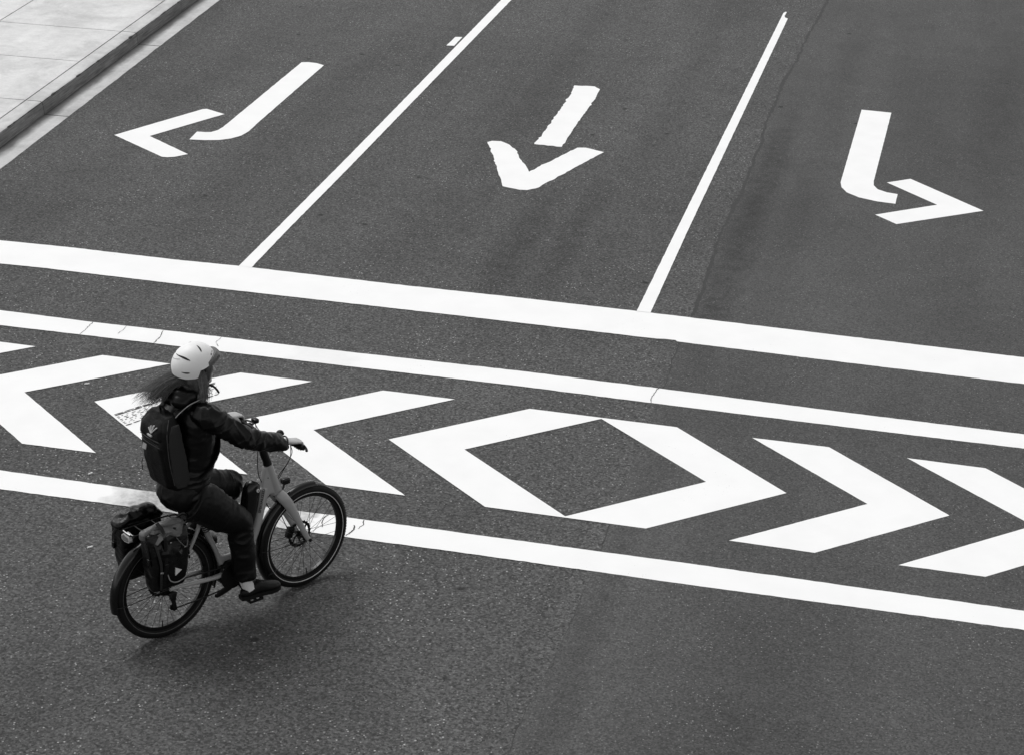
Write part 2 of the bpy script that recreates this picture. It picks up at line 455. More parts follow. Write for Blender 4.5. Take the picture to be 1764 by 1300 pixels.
# ------------------------------------------------------------------ painted markings
RM = 'white markings painted on the road'
Z1 = .0045
def ext(pts, u0=None, u1=None, v0=None, v1=None):
    return pts
st = [(-8.623, 17.312), (-7.948, 17.335), (-6.934, 17.328), (-6.328, 17.35), (-4.861, 17.337), (-3.709, 17.354), (-2.692, 17.353), (-.849, 17.321), (.602, 17.305)]
sb = [(-8.367, 16.768), (-7.963, 16.785), (-6.72, 16.773), (-5.505, 16.785), (-4.2, 16.795), (-3.582, 16.793), (-2.42, 16.792), (-2.36, 16.806), (-2.265, 16.808), (-2.245, 16.782), (-.8, 16.755), (.611, 16.743)]
ct = [(-7.894, 15.759), (-7.065, 15.745), (-6.327, 15.756), (-5.102, 15.76), (-3.358, 15.80), (-2.25, 15.79), (-.714, 15.761), (.626, 15.756)]
cb = [(-7.752, 15.457), (-7.041, 15.465), (-6.217, 15.47), (-5.815, 15.473), (-3.291, 15.508), (-2.256, 15.495), (-.69, 15.489), (.63, 15.493)]
bt = [(-6.584, 12.970), (-5.554, 12.957), (-5.35, 12.963), (-3.979, 12.97), (-1.665, 12.975), (.669, 12.952)]
bb = [(-6.455, 12.694), (-5.514, 12.699), (-4.408, 12.69), (-3.977, 12.69), (-3.0, 12.695), (-1.618, 12.684), (.673, 12.697)]
def band(top, bot, ul, ur):
    t = [(ul, top[0][1])]+top+[(ur, top[-1][1])]; b = [(ul, bot[0][1])]+bot+[(ur, bot[-1][1])]
    return t+b[::-1]
tag(sheet('stop_line', [band(st, sb, -9.4, 7.4)], Z1, M['paint'], 'thing', edge=.005),
    'widest white stop line, running across all lanes below the three arrows', 'road marking', RM)
o = sheet('crossing_edge_line', [band(ct, cb, -9.4, 7.4)], Z1, paint_mat('paint_smudged', [(-5.0, .28, .10)]), 'thing', c=(0, 0), edge=.004)
tag(o, 'thin white crossing line between the wide stop line and the chevrons, cracked behind the helmet', 'road marking', RM)
o = sheet('crossing_edge_line', [band(bt, bb, -9.4, 7.4)], Z1, paint_mat('paint_scuffed', [(-5.08, .56, .9), (-4.40, .20, .6)]), 'thing', c=(0, 0), edge=.005)
tag(o, 'white crossing line running under the bicycle, scuffed grey below the saddle', 'road marking', RM)
l1 = [(-6.332, 40), (-6.328, 27.6), (-6.312, 20.66), (-6.32, 18.29), (-6.326, 17.347)]; r1 = [(-6.198, 40), (-6.198, 27.69), (-6.198, 20.29), (-6.208, 18.33), (-6.204, 17.346)]
tag(sheet('lane_line', [l1+r1[::-1]], Z1, M['paint'], 'thing', edge=.003),
    'white lane line between the kerb-side turn arrow and the straight arrow, a tick beside it', 'road marking', RM)
l2 = [(-2.662, 27.9), (-2.661, 28.2), (-2.640, 28.28), (-2.622, 28.26), (-2.628, 28.05), (-2.612, 27.97), (-2.572, 27.93)]; r2 = [(-2.581, 19.487), (-2.571, 17.348)]
tag(sheet('lane_line', [l2+r2+[(-2.693, 17.347), (-2.688, 19.469)]], Z1, M['paint'], 'thing', edge=.003),
    'white lane line next to the dark asphalt joint, ending in a nicked tip', 'road marking', RM)
tag(sheet('lane_tick', [[(-6.440, 25.18), (-6.436, 25.606), (-6.352, 25.63), (-6.346, 25.2)]], Z1, M['paint'], 'thing', edge=.003, step=.05),
    'small white tick beside the upper end of the lane line', 'road marking', RM)

def arrow(name, shaft, head, label, edge):
    c = ((shaft[0][0]+head[0][0])/2, (shaft[0][1]+head[0][1])/2)
    e = empty(name, uv(c[0], c[1], 0), TH, label, 'road marking', 'lane arrows'); e['kind'] = 'thing'
    for nm, pl in (('shaft', shaft), ('arrowhead', head)):
        sheet(nm, [[(x-c[0], y-c[1]) for x, y in pl]], Z1, M['paint'], edge=edge, step=.045, parent=e)
arrow('turn_arrow', [(-7.872, 23.892), (-7.80, 23.925), (-7.694, 23.917), (-7.583, 23.855), (-7.574, 21.516), (-7.565, 21.163), (-7.592, 20.984), (-7.659, 20.859), (-7.76, 20.767), (-7.9, 20.715), (-8.061, 20.688), (-8.081, 20.969), (-7.99, 20.98), (-7.936, 21.002), (-7.89, 21.092), (-7.876, 21.21)],
      [(-8.86, 20.583), (-8.31, 21.75), (-8.27, 21.775), (-8.021, 21.653), (-8.496, 20.668), (-7.9, 20.221), (-7.995, 20.099), (-8.06, 20.06), (-8.121, 20.057), (-8.601, 20.4)],
      'white turn arrow nearest the pavement, its detached head pointing to the kerb', .003)
arrow('straight_arrow', [(-4.6, 23.994), (-4.37, 24.029), (-4.288, 23.936), (-4.27, 23.578), (-4.273, 23.005), (-4.274, 22.727), (-4.272, 22.226), (-4.265, 21.68), (-4.564, 21.683), (-4.555, 22.245), (-4.559, 22.789), (-4.567, 23.603)],
      [(-5.054, 21.593), (-5.017, 21.65), (-4.922, 21.667), (-4.815, 21.585), (-4.701, 21.42), (-4.593, 21.137), (-4.482, 20.931), (-4.413, 20.763), (-4.1, 21.706), (-4.019, 21.733), (-3.803, 21.646), (-3.977, 21.097), (-4.232, 20.279), (-4.306, 20.196), (-4.386, 20.183), (-4.495, 20.212), (-4.567, 20.235), (-4.713, 20.651), (-4.86, 21.084)],
      'white straight arrow between the two lane lines, with ragged edges and a V head', .013)
arrow('turn_arrow', [(-1.304, 24.096), (-.969, 24.087), (-.974, 21.571), (-.964, 21.441), (-.915, 21.325), (-.819, 21.258), (-.709, 21.236), (-.71, 20.928), (-.896, 20.944), (-1.081, 21.012), (-1.212, 21.131), (-1.276, 21.273), (-1.3, 21.431)],
      [(-.841, 21.574), (-.613, 21.77), (.152, 20.986), (-.659, 20.322), (-.881, 20.536), (-.305, 21.027)],
      'white turn arrow beyond the dark asphalt joint, its head pointing away from the kerb', .002)

# chevrons and the central diamond of the crossing
VT, VM, VB = 15.114, 14.268, 13.402
def chev(apex, sgn):
    """sgn -1: points to the kerb"""
    a = apex; s = -sgn
    return [(a, VM), (a+s*.875, VT), (a+s*1.462, VT), (a+s*.585, VM), (a+s*1.525, VB), (a+s*.935, VB)]
def chevron(poly, label, name='chevron'):
    o = sheet(name, [poly], Z1, M['paint'], 'thing', edge=.0025)
    return tag(o, label, 'road marking', 'chevrons painted along the crossing')
c1 = [(-7.58, VM), (-6.698, 15.121), (-6.11, 15.117), (-6.991, 14.273), (-6.039, 13.429), (-6.62, 13.421)]
c2 = [(-6.407, VM), (-5.517, 15.115), (-4.919, 15.115), (-5.81, VM), (-4.858, 13.41), (-5.44, 13.41)]
c3 = [(-5.204, 14.277), (-4.33, 15.114), (-3.745, 15.116), (-4.632, 14.264), (-3.675, 13.408), (-4.264, 13.409)]
c4 = [(-1.398, 15.087), (-.812, 15.089), (.128, 14.202), (-.748, 13.368), (-1.341, 13.381), (-.455, 14.217)]
c5 = [(-.227, 15.068), (.353, 15.061), (1.30, 14.195), (.406, 13.352), (-.176, 13.353), (.715, 14.21)]
c0 = [(-8.75, VM), (-7.865, 15.135), (-7.282, 15.128), (-8.16, 14.28), (-7.21, 13.435), (-7.80, 13.43)]
chevron(c0, 'chevron of which only a small white tip shows at the picture edge')
chevron(c1, 'white chevron pointing to the kerb, cut off by the picture edge behind the helmet')
tm = chevron(c2, 'white chevron behind the rider, crossed by a tyre tread mark')
chevron(c3, 'white chevron pointing to the kerb, just behind the handlebar')
chevron(c4, 'whole white chevron pointing away from the kerb, right after the hollow diamond')
chevron(c5, 'white chevron pointing away from the kerb, its tip cut off by the picture edge')
bm = bmesh.new()
do = [(-4.042, 14.267), (-3.143, 15.113), (-1.982, 15.11), (-1.038, 14.225), (-1.928, 13.395), (-3.084, 13.399)]
di = [(-3.452, 14.262), (-2.57, 15.092), (-1.628, 14.239), (-2.507, 13.416)]
dc = (-2.54, 14.26)
ov = [bm.verts.new((x-dc[0], y-dc[1], 0)) for x, y in do]; iv = [bm.verts.new((x-dc[0], y-dc[1], 0)) for x, y in di]
for f in ((ov[0], iv[0], iv[1], ov[1]), (ov[1], iv[1], ov[2]), (ov[2], iv[1], iv[2], ov[3]), (ov[3], iv[2], iv[3], ov[4]), (ov[4], iv[3], ov[5]), (ov[5], iv[3], iv[0], ov[0])):
    bm.faces.new(f)
for f in bm.faces:
    f.normal_update()
    if f.normal.z < 0: f.normal_flip()
me = bpy.data.meshes.new('diamond'); bm.to_mesh(me); bm.free(); me.materials.append(M['paint'])
o = bpy.data.objects.new('diamond_marking', me); COL.objects.link(o); o.location = uv(dc[0], dc[1], Z1); o.rotation_euler = (0, 0, TH)
tag(o, 'large hollow white diamond in the middle of the crossing', 'road marking', RM, 'thing')

# rubber tread print across the chevron behind the rider
bm = bmesh.new()
A0, A1, B0, B1 = Vector((-6.172, 14.076)), Vector((-5.60, 14.93)), Vector((-6.008, 13.918)), Vector((-5.50, 14.72))
def quad(bm, pts): 
    vs = [bm.verts.new((p.x, p.y, 0)) for p in pts]; f = bm.faces.new(vs); f.normal_update()
    if f.normal.z < 0: f.normal_flip()
for q0, w, lmin, lmax, gmin, gmax in ((.0, .0075, .05, .14, .004, .02), (.085, .0075, .05, .14, .004, .02), (.22, .0045, .012, .035, .015, .04), (.33, .005, .015, .04, .012, .04), (.45, .0055, .015, .045, .012, .035),
                                      (.57, .005, .015, .04, .012, .04), (.69, .0045, .012, .035, .015, .05), (.80, .004, .012, .03, .02, .06), (.95, .008, .04, .11, .006, .03)):
    t = .01
    while t < .92:
        ln = random.uniform(lmin, lmax); q = q0+random.uniform(-.012, .012)
        p0 = A0.lerp(B0, q).lerp(A1.lerp(B1, q), t); p1 = A0.lerp(B0, q+random.uniform(-.02, .02)).lerp(A1.lerp(B1, q), min(.93, t+ln))
        d = (p1-p0).normalized(); nr = Vector((-d.y, d.x))*w*random.uniform(.7, 1.25)
        quad(bm, (p0-nr*.6, p0.lerp(p1, .5)-nr, p1-nr*.5, p1+nr*.5, p0.lerp(p1, .5)+nr, p0+nr*.6)); t += ln+random.uniform(gmin, gmax)
cc = tm.location
tc_ = (sum(p[0] for p in c2)/6, sum(p[1] for p in c2)/6)
bmesh.ops.translate(bm, vec=(-tc_[0], -tc_[1], .002), verts=bm.verts)
me = bpy.data.meshes.new('tyre_mark'); bm.to_mesh(me); bm.free(); me.materials.append(M['tread_mark'])
o = bpy.data.objects.new('tyre_mark', me); COL.objects.link(o); o.parent = tm
# cracks through the painted lines
for pts, w in (([(-7.054, 15.742), (-7.042, 15.62), (-7.046, 15.468)], .006), ([(-6.739, 15.745), (-6.745, 15.57)], .005), ([(-6.417, 15.745), (-6.40, 15.6), (-6.39, 15.472)], .006),
               ([(-5.90, 15.752), (-5.91, 15.64), (-5.866, 15.56)], .004), ([(-2.232, 15.795), (-2.262, 15.66), (-2.268, 15.57), (-2.258, 15.495)], .007),
               ([(-3.845, 12.962), (-3.83, 12.90), (-3.855, 12.83)], .008), ([(-3.885, 12.87), (-3.875, 12.80), (-3.89, 12.70)], .011), ([(-4.10, 12.965), (-4.12, 12.87), (-4.105, 12.78)], .008), ([(-4.36, 12.965), (-4.40, 12.90), (-4.44, 12.86)], .006)):
    strip('paint_crack', pts, lambda t, p, w=w: w*.75*(.4+.9*abs(noise.noise(Vector((p.x*19, p.y*19, 4))))), Z1+.002, M['crack'], 'structure', step=.012, jit=.008)
# dropped cigarette ends
cig = None
for i, (u, v, a, lab) in enumerate(((-6.591, 14.556, .4, 'pale cigarette end lying between two chevrons'), (-5.942, 13.10, .9, 'pale cigarette end lying near the scuffed crossing line'),
                                    (-5.505, 12.065, .6, 'pale cigarette end on open asphalt behind the rear wheel'))):
    if cig is None:
        bm = bmesh.new(); add_tube(bm, [(-.019, 0, .007), (-.008, .001, .0065), (.003, -.001, .0065), (.018, .002, .006)], [.006, .007, .0065, .007], 8)
        cig = obj('cigarette_end', bm, M['white_print']); o = cig
    else:
        o = cig.copy(); COL.objects.link(o)
    o.location = uv(u, v, 0); o.rotation_euler = (0, 0, a); tag(o, lab, 'litter', 'cigarette ends dropped on the road')

# ================================================================== the bicycle
# local frame: x forward, y to the left, z up; origin where the rear tyre meets the road
BO = Vector((-2.12027, 11.86069, 0)); BH = .7281346
BX = Matrix.Translation(BO) @ Matrix.Rotation(BH, 4, 'Z')
def on_bike(name, base, label, cat, group=None, rz=0):
    return empty(name, BX @ Vector(base), BH+rz, label, cat, group)
R = .355; WB = 1.064
bike = on_bike('bicycle', (0, 0, 0), 'pale grey step-through electric bicycle with black mudguards, ridden over the crossing', 'bicycle')
RH = Vector((0, 0, R)); FH = Vector((WB, 0, R))

def wheel(c, rz, strip_mat, phase, disc_side):
    w = bpy.data.objects.new('wheel', None); COL.objects.link(w); w.parent = bike; w.location = c; w.rotation_euler = (0, 0, rz); w.empty_display_size = .1
    bm = bmesh.new()
    prof = []
    for j in range(18):
        a = 2*pi*j/18; k = 1.0
        prof.append((.029*cos(a)*(1.0 if cos(a) < .8 else .97), .029*sin(a)))
    add_torus(bm, (0, 0, 0), .326, 0, prof=prof, n=96)
    # tread blocks
    for i in range(110):
        a = 2*pi*i/110
        for y, da in ((-.014, 0), (0, .5), (.014, 0)):
            aa = a+da*2*pi/110
            rot = Matrix.Rotation(-aa, 3, 'Y')
            add_box(bm, (cos(aa)*.3520, y*.8, sin(aa)*.3520), (.0055, .008, .014), rot)
    obj('tyre', bm, M['rubber'], w)
    bm = bmesh.new()
    add_torus(bm, (0, 0, 0), .292, 0, prof=[(-.012, -.010), (-.012, .010), (.006, .015), (.014, .013), (.014, -.013), (.006, -.015)], n=96)
    obj('rim', bm, M['gloss_black'], w)
    bm = bmesh.new()
    for s in (-1, 1):
        add_torus(bm, (0, s*.0262, 0), .3135, .0021, n=96, seg=6)
    obj('reflective_band', bm, strip_mat, w)
    bm = bmesh.new(); add_cyl(bm, (0, -.055, 0), (0, .055, 0), .012); add_cyl(bm, (0, -.035, 0), (0, -.030, 0), .028); add_cyl(bm, (0, .030, 0), (0, .035, 0), .028)
    add_tube(bm, [(0, -.03, 0), (0, -.015, 0), (0, .015, 0), (0, .03, 0)], [.022, .017, .017, .022], 16)
    obj('hub', bm, M['black'], w)
    bm = bmesh.new()
    for i in range(32):
        s = -1 if i % 2 else 1
        a = 2*pi*(i+.5)/32+phase; b = a+(.9 if (i//2) % 2 else -.9)
        add_tube(bm, [(cos(b)*.026, s*.032, sin(b)*.026), (cos(a)*.282, s*.004, sin(a)*.282)], .00135, 5)
    obj('spokes', bm, M['spoke'], w)
    bm = bmesh.new(); y = disc_side*.042
    add_torus(bm, (0, y, 0), .082, 0, prof=[(-.009, -.001), (-.009, .001), (.009, .001), (.009, -.001)], n=60)
    for i in range(6):
        a = 2*pi*i/6
        add_tube(bm, [(cos(a)*.02, y, sin(a)*.02), (cos(a+.5)*.05, y, sin(a+.5)*.05), (cos(a+.75)*.078, y, sin(a+.75)*.078)], (.005), 6)
    for i in range(24):
        a = 2*pi*i/24; add_tube(bm, [(cos(a)*.088, y, sin(a)*.088), (cos(a+.06)*.094, y, sin(a+.06)*.094)], .0042, 5)
    obj('brake_disc', bm, M['black'], w)
    bm = bmesh.new(); a = 4.5+phase
    add_tube(bm, [(cos(a)*.282, 0, sin(a)*.282), (cos(a)*.245, .002, sin(a)*.245)], [.004, .003], 6)
    obj('valve', bm, M['black'], w)
    return w
wheel(RH, 0, M['reflex_dim'], .12, 1)
wheel(FH, .0497, M['reflex'], .3, 1)

def fender(c, rz, a0, a1, name, Rf=.377, w=.034):
    bm = bmesh.new()
    prof = [(-.020, -w), (-.006, -w*.93), (.004, -w*.62), (.008, -w*.2), (.008, w*.2), (.004, w*.62), (-.006, w*.93), (-.020, w),
            (-.019, w*.93), (-.008, w*.86), (.001, w*.58), (.005, 0), (.001, -w*.58), (-.008, -w*.86), (-.019, -w*.93)]
    add_torus(bm, (0, 0, 0), Rf, 0, prof=prof, a0=a0, a1=a1, n=70)
    for s in (-1, 1):      # stays
        for a in ((a0+a1)/2+.55, a1-.12):
            add_tube(bm, [(0, s*.058, 0), (cos(a)*(Rf-.06), s*.05, sin(a)*(Rf-.06)), (cos(a)*(Rf-.012), s*.033, sin(a)*(Rf-.012))], .0026, 6)
    o = obj('mudguard', bm, M['gloss_black'], bike); o.location = c; o.rotation_euler = (0, 0, rz); return o
fender(RH, 0, radians(-20), radians(191), 'rear')
fender(FH, .0497, radians(77), radians(214), 'front')

# frame: deep gusset behind the head tube, curved down tube, seat tube and stays fused into one shell
bm = bmesh.new()
gus = [(.763, .945), (.792, .955), (.815, .945), (.850, .845), (.886, .752), (.868, .738), (.842, .738), (.800, .752), (.778, .748), (.755, .66), (.728, .60), (.690, .62), (.712, .70), (.738, .82)]
add_prism(bm, gus, -.021, .021)
add_tube(bm, [(.793, 0, .952), (.862, 0, .742)], [.029, .034], 20)
add_tube(bm, [(.752, 0, .80), (.728, 0, .68), (.704, 0, .58), (.655, 0, .47), (.575, 0, .385), (.50, 0, .335)], [(.028, .034), (.030, .032), (.031, .032), (.033, .034), (.035, .036), (.04, .04)], 18, smooth=4, side=(0, 1, 0))
add_tube(bm, [(.258, 0, .800), (.33, 0, .60), (.422, 0, .365)], [.0185, .0185, .023], 18)
add_tube(bm, [(.395, 0, .43), (.44, 0, .40), (.50, 0, .395), (.56, 0, .405)], [.02, .022, .024, .026], 14, smooth=3)
for s in (-1, 1):
    add_tube(bm, [(.268, s*.012, .752), (.245, s*.035, .728), (.222, s*.052, .690), (.150, s*.060, .575), (.06, s*.066, .44), (.005, s*.066, .365)], [.0135, .0135, .013, .012, .011, .012], 12, smooth=4)
    add_tube(bm, [(.44, s*.03, .315), (.36, s*.052, .318), (.26, s*.06, .328), (.08, s*.066, .350), (-.005, s*.066, .355)], [.018, .0165, .0145, .0125, .014], 12, smooth=4)
frame = obj('frame', remeshed(bm, .0045, 3), M['frame'], bike)
bm = bmesh.new()
d = Vector((.42-.258, 0, .365-.80)).normalized()
for k in range(5):
    c = Vector((.258, 0, .80))+d*(.105+k*.0165)
    add_tube(bm, [c-d*.0036, c+d*.0036], .0222, 18)
obj('seat_tube_stripes', bm, M['letter'], frame)
bm = bmesh.new(); add_cyl(bm, (.778, -.0235, .872), (.778, -.020, .872), .0035, 8); obj('cable_port', bm, M['vent'], frame)
# maker's lettering running up the down tube
cu = bpy.data.curves.new('lettering', 'FONT'); cu.body = 'SPECIALIZED'; cu.size = .0285; cu.extrude = .0004; cu.space_character = 1.0; cu.offset = .0006
to = bpy.data.objects.new('t', cu); COL.objects.link(to)
dg = bpy.context.evaluated_depsgraph_get(); dg.update()
lm = bpy.data.meshes.new_from_object(to.evaluated_get(dg)); bpy.data.objects.remove(to)
lo = obj_me('lettering', lm, M['letter'], frame, smooth=False)
ud = Vector((.055, .012, .20)).normalized(); sd = Vector((0, -1, 0)); vd = sd.cross(ud)
lo.matrix_local = Matrix.Translation((.709, -.0345, .650)) @ Matrix((ud, vd, sd)).transposed().to_4x4()

bm = bmesh.new()
add_tube(bm, [(.842, 0, .752), (.850, 0, .735)], .031, 18)
for s in (-1, 1):
    add_tube(bm, [(.852, s*.030, .742), (.868, s*.058, .715), (.900, s*.068, .668), (.945, s*.067, .585), (1.000, s*.064, .475), (1.05, s*.060, .375), (WB, s*.058, R)],
             [(.026, .036), (.026, .038), (.022, .036), (.019, .029), (.016, .022), (.014, .018), (.014, .017)], 16, smooth=4, side=(0, 1, 0))
fork = obj('fork', remeshed(bm, .0045, 3), M['frame'], bike)
for s in (-1, 1):
    bm = bmesh.new(); add_cyl(bm, (WB, s*.058, R), (WB, s*.080, R), .011); obj('axle_nut', bm, M['black'], fork)
bm = bmesh.new(); add_box(bm, (.990, .050, .385), (.05, .034, .075), Matrix.Rotation(.35, 3, 'Y'), bevel=.008)
add_tube(bm, [(.975, .06, .42), (.93, .07, .55), (.90, .06, .70), (.87, .02, .80)], .0028, 6, smooth=4)
obj('brake_caliper', bm, M['black'], fork)
bm = bmesh.new(); add_cyl(bm, (.846, -.028, .722), (.846, .02, .722), .016); obj('crown_bolt', bm, M['black'], fork)

bm = bmesh.new()
add_tube(bm, [(.790, 0, .958), (.783, 0, .985), (.762, 0, 1.045), (.758, 0, 1.085)], [.029, .026, .027, .024], 18, smooth=3)
add_tube(bm, [(.757, 0, 1.06), (.775, 0, 1.085), (.79, 0, 1.10)], [.024, .022, .026], 14)
add_cyl(bm, (.795, -.028, 1.103), (.795, .028, 1.103), .024)
obj('stem', bm, M['black'], bike)
bm = bmesh.new()
hb = []
for s in (1,):
    hb = [(.768, .352, 1.165), (.776, .23, 1.163), (.784, .14, 1.157), (.790, .07, 1.125), (.795, 0, 1.103), (.795, -.07, 1.125), (.800, -.14, 1.180), (.808, -.23, 1.192), (.820, -.348, 1.197)]
add_tube(bm, hb, .0115, 12, smooth=5)
bar = obj('handlebar', bm, M['black'], bike)
for s in (-1, 1):
    bm = bmesh.new()
    add_tube(bm, [(x-(.045 if s > 0 else 0)*(k+6)/10, s*y, z-(.030 if s > 0 else 0)) for k, (x, y, z) in enumerate(((.808, .222, 1.192), (.810, .235, 1.192), (.813, .29, 1.194), (.819, .345, 1.196), (.820, .352, 1.197)))], [.0145, .0165, .0158, .017, .0165], 14)
    obj('grip', bm, M['rubber'], bar)
    bm = bmesh.new()
    add_box(bm, (.815, s*.195, 1.180), (.04, .03, .036), bevel=.008)
    add_tube(bm, [(.83, s*.19, 1.178), (.862, s*.215, 1.176), (.880, s*.25, 1.168), (.872, s*.30, 1.163), (.862, s*.325, 1.152)], [(.006, .006), (.009, .007), (.008, .006), (.008, .006), (.009, .008)], 10, smooth=4)
    if s > 0: bmesh.ops.translate(bm, vec=(-.028, 0, -.027), verts=bm.verts)
    obj('brake_lever', bm, M['black'], bar)
bm = bmesh.new(); add_ell(bm, (.800, -.128, 1.222), (.024, .024, .018)); add_tube(bm, [(.800, -.128, 1.213), (.800, -.128, 1.219)], .0265, 18); add_box(bm, (.80, -.133, 1.198), (.02, .016, .026))
obj('bell', bm, M['black'], bar)
bm = bmesh.new(); add_tube(bm, [(.735, .03, 1.078), (.765, .03, 1.078), (.765, .03, 1.09), (.735, .03, 1.088)], .002, 4)
add_box(bm, (.748, .012, 1.083), (.065, .075, .011), Matrix.Rotation(-.25, 3, 'Y'), bevel=.004); add_box(bm, (.775, .03, 1.092), (.03, .02, .03)); 
obj('display', bm, M['gloss_black'], bar)
bm = bmesh.new(); add_box(bm, (.815, .165, 1.195), (.035, .05, .03), bevel=.008); obj('control_pad', bm, M['gloss_black'], bar)

# cables
bm = bmesh.new()
add_tube(bm, [(.83, -.19, 1.165), (.875, -.15, 1.08), (.900, -.09, 1.00), (.905, -.04, .93), (.878, 0, .855), (.865, .01, .80)], .0026, 6, smooth=5)
add_tube(bm, [(.83, -.18, 1.168), (.885, -.12, 1.10), (.915, -.07, .99), (.905, -.02, .90), (.875, .0, .83)], .0026, 6, smooth=5)
add_tube(bm, [(.82, .17, 1.17), (.77, .07, 1.09), (.735, .03, .99), (.728, .012, .90), (.742, 0, .845)], .0028, 6, smooth=5)
add_tube(bm, [(.82, .18, 1.17), (.83, .06, 1.06), (.81, .03, 1.0), (.80, .02, .955)], .0026, 6, smooth=5)
add_tube(bm, [(.86, .03, .735), (.80, .03, .70), (.775, .02, .715), (.790, .01, .66), (.803, .0, .635)], .0034, 6, smooth=5)
obj('cables', bm, M['rubber'], bike)

bm = bmesh.new()
add_tube(bm, [(.690, 0, .872), (.682, 0, .858), (.664, 0, .815), (.640, 0, .70), (.605, 0, .58), (.565, 0, .48)], [(.014, .018), (.040, .044), (.047, .062), (.047, .066), (.047, .064), (.044, .056)], 20, smooth=4, side=(0, 1, 0))
bat = obj('battery', remeshed(bm, .006, 3), M['gloss_black'], bike)
bm = bmesh.new(); add_cyl(bm, (.680, -.030, .822), (.682, -.0515, .822), .0115); obj('lock', bm, M['reflex'], bat)
bm = bmesh.new(); add_cyl(bm, (.682, -.050, .822), (.682, -.0535, .822), .004); obj('keyhole', bm, M['vent'], bat)

# lamps
bm = bmesh.new()
add_box(bm, (.925, 0, .800), (.055, .048, .042), bevel=.010); add_tube(bm, [(.875, 0, .735), (.905, 0, .745), (.918, 0, .780)], .006, 8)
hl = obj('headlight', bm, M['gloss_black'], bike)
bm = bmesh.new(); add_tube(bm, [(.951, 0, .80), (.956, 0, .80)], .018, 16); obj('lens', bm, M['lens'], hl)
bm = bmesh.new(); add_torus(bm, (.915, 0, .760), .019, .003, n=24); obj('bracket', bm, M['silver'], hl)
bm = bmesh.new()
hexa = [(-.046, .0), (-.034, .022), (.026, .026), (.046, .010), (.042, -.018), (.010, -.026), (-.034, -.018)]
def plate(bm, poly, x0, x1, c):
    a = [bm.verts.new((x0, y+c[1], z+c[2])) for y, z in poly]; b = [bm.verts.new((x1, y+c[1], z+c[2])) for y, z in poly]
    bm.faces.new(a); bm.faces.new(b); n = len(poly)
    for i in range(n): bm.faces.new((a[i], b[i], b[(i+1) % n], a[(i+1) % n]))
rl = Vector((0, 0, .768))
plate(bm, hexa, -.262, -.225, rl)
tl = obj('rear_light', bm, M['grey_rim'], bike, smooth=False)
bm = bmesh.new(); plate(bm, [(y*.78, z*.74) for y, z in hexa], -.2655, -.258, rl); obj('lens', bm, M['lens'], tl, smooth=False)
bm = bmesh.new(); add_box(bm, (-.225, -.035, .772), (.03, .035, .03), bevel=.006); obj('bracket', bm, M['black'], tl)

# luggage rack
bm = bmesh.new()
for s in (-1, 1):
    add_tube(bm, [(.16, s*.03, .76), (.13, s*.055, .785), (.02, s*.06, .795), (-.20, s*.06, .797), (-.245, s*.045, .797), (-.25, 0, .797)], .0055, 8, smooth=4)
    add_tube(bm, [(.0, s*.07, .37), (-.02, s*.075, .55), (-.03, s*.062, .79)], .0055, 8, smooth=4)
    add_tube(bm, [(.0, s*.07, .37), (-.12, s*.078, .58), (-.19, s*.062, .79)], .0055, 8, smooth=4)
    add_tube(bm, [(.16, s*.03, .76), (.21, s*.02, .752), (.262, s*.010, .752)], .0055, 8)
for x in (.08, -.04, -.16): add_tube(bm, [(x, -.06, .796), (x, .06, .796)], .005, 8)
add_tube(bm, [(.13, -.055, .775), (.02, -.062, .772), (-.15, -.062, .774)], .004, 8)
rack = obj('luggage_rack', bm, M['black'], bike)
bm = bmesh.new(); add_tube(bm, [(-.251, -.04, .804), (-.255, 0, .805), (-.251, .04, .804)], .0045, 8)
obj('end_bar', bm, M['silver'], rack)

# motor, cranks, pedals, chain and gears
bm = bmesh.new()
add_tube(bm, [(.465, -.052, .300), (.465, -.04, .300), (.465, .05, .300), (.465, .06, .30)], [.075, .088, .088, .07], 28)
add_box(bm, (.53, 0, .325), (.12, .075, .09), Matrix.Rotation(-.5, 3, 'Y'), bevel=.02)
add_box(bm, (.42, 0, .335), (.05, .06, .07), Matrix.Rotation(.35, 3, 'Y'), bevel=.012)
mot = obj('motor', bm, M['black'], bike)
bm = bmesh.new()
add_torus(bm, (.465, -.054, .30), .060, .003, a0=.6, a1=2.3, n=20, seg=6); add_torus(bm, (.465, -.070, .30), .074, .0025, a0=.4, a1=1.0, n=12, seg=6)
add_cyl(bm, (.47, -.068, .30), (.47, -.074, .30), .012); add_cyl(bm, (.405, -.05, .35), (.405, -.056, .35), .006, 8)
obj('trim', bm, M['silver'], mot)
BB = Vector((.465, 0, .295)); cr = Vector((.098, 0, -.160))
bm = bmesh.new()
for s in (-1, 1):
    v = cr if s < 0 else -cr
    add_tube(bm, [BB+Vector((0, s*.072, 0)), BB+Vector((0, s*.078, 0))+v*.5, BB+Vector((0, s*.088, 0))+v], [(.010, .017), (.008, .014), (.008, .012)], 12, side=(0, 1, 0))
add_cyl(bm, BB+Vector((0, -.085, 0)), BB+Vector((0, .085, 0)), .016)
crank = obj('crank', bm, M['black'], bike)
for s in (-1, 1):
    pc = BB+(cr if s < 0 else -cr)+Vector((0, s*.142, -.002))
    bm = bmesh.new()
    for dx in (-.045, .045): add_box(bm, pc+Vector((dx, 0, 0)), (.012, .092, .020), bevel=.003)
    for dy in (-.042, 0, .042): add_box(bm, pc+Vector((0, dy, 0)), (.086, .009, .016), bevel=.002)
    add_cyl(bm, pc-Vector((0, s*.055, 0)), pc+Vector((0, s*.04, 0)), .009, 12)
    obj('pedal', bm, M['black'], crank)
bm = bmesh.new()
add_torus(bm, BB+Vector((0, -.060, 0)), .068, 0, prof=[(-.010, -.002), (-.010, .002), (.008, .002), (.008, -.002)], n=44)
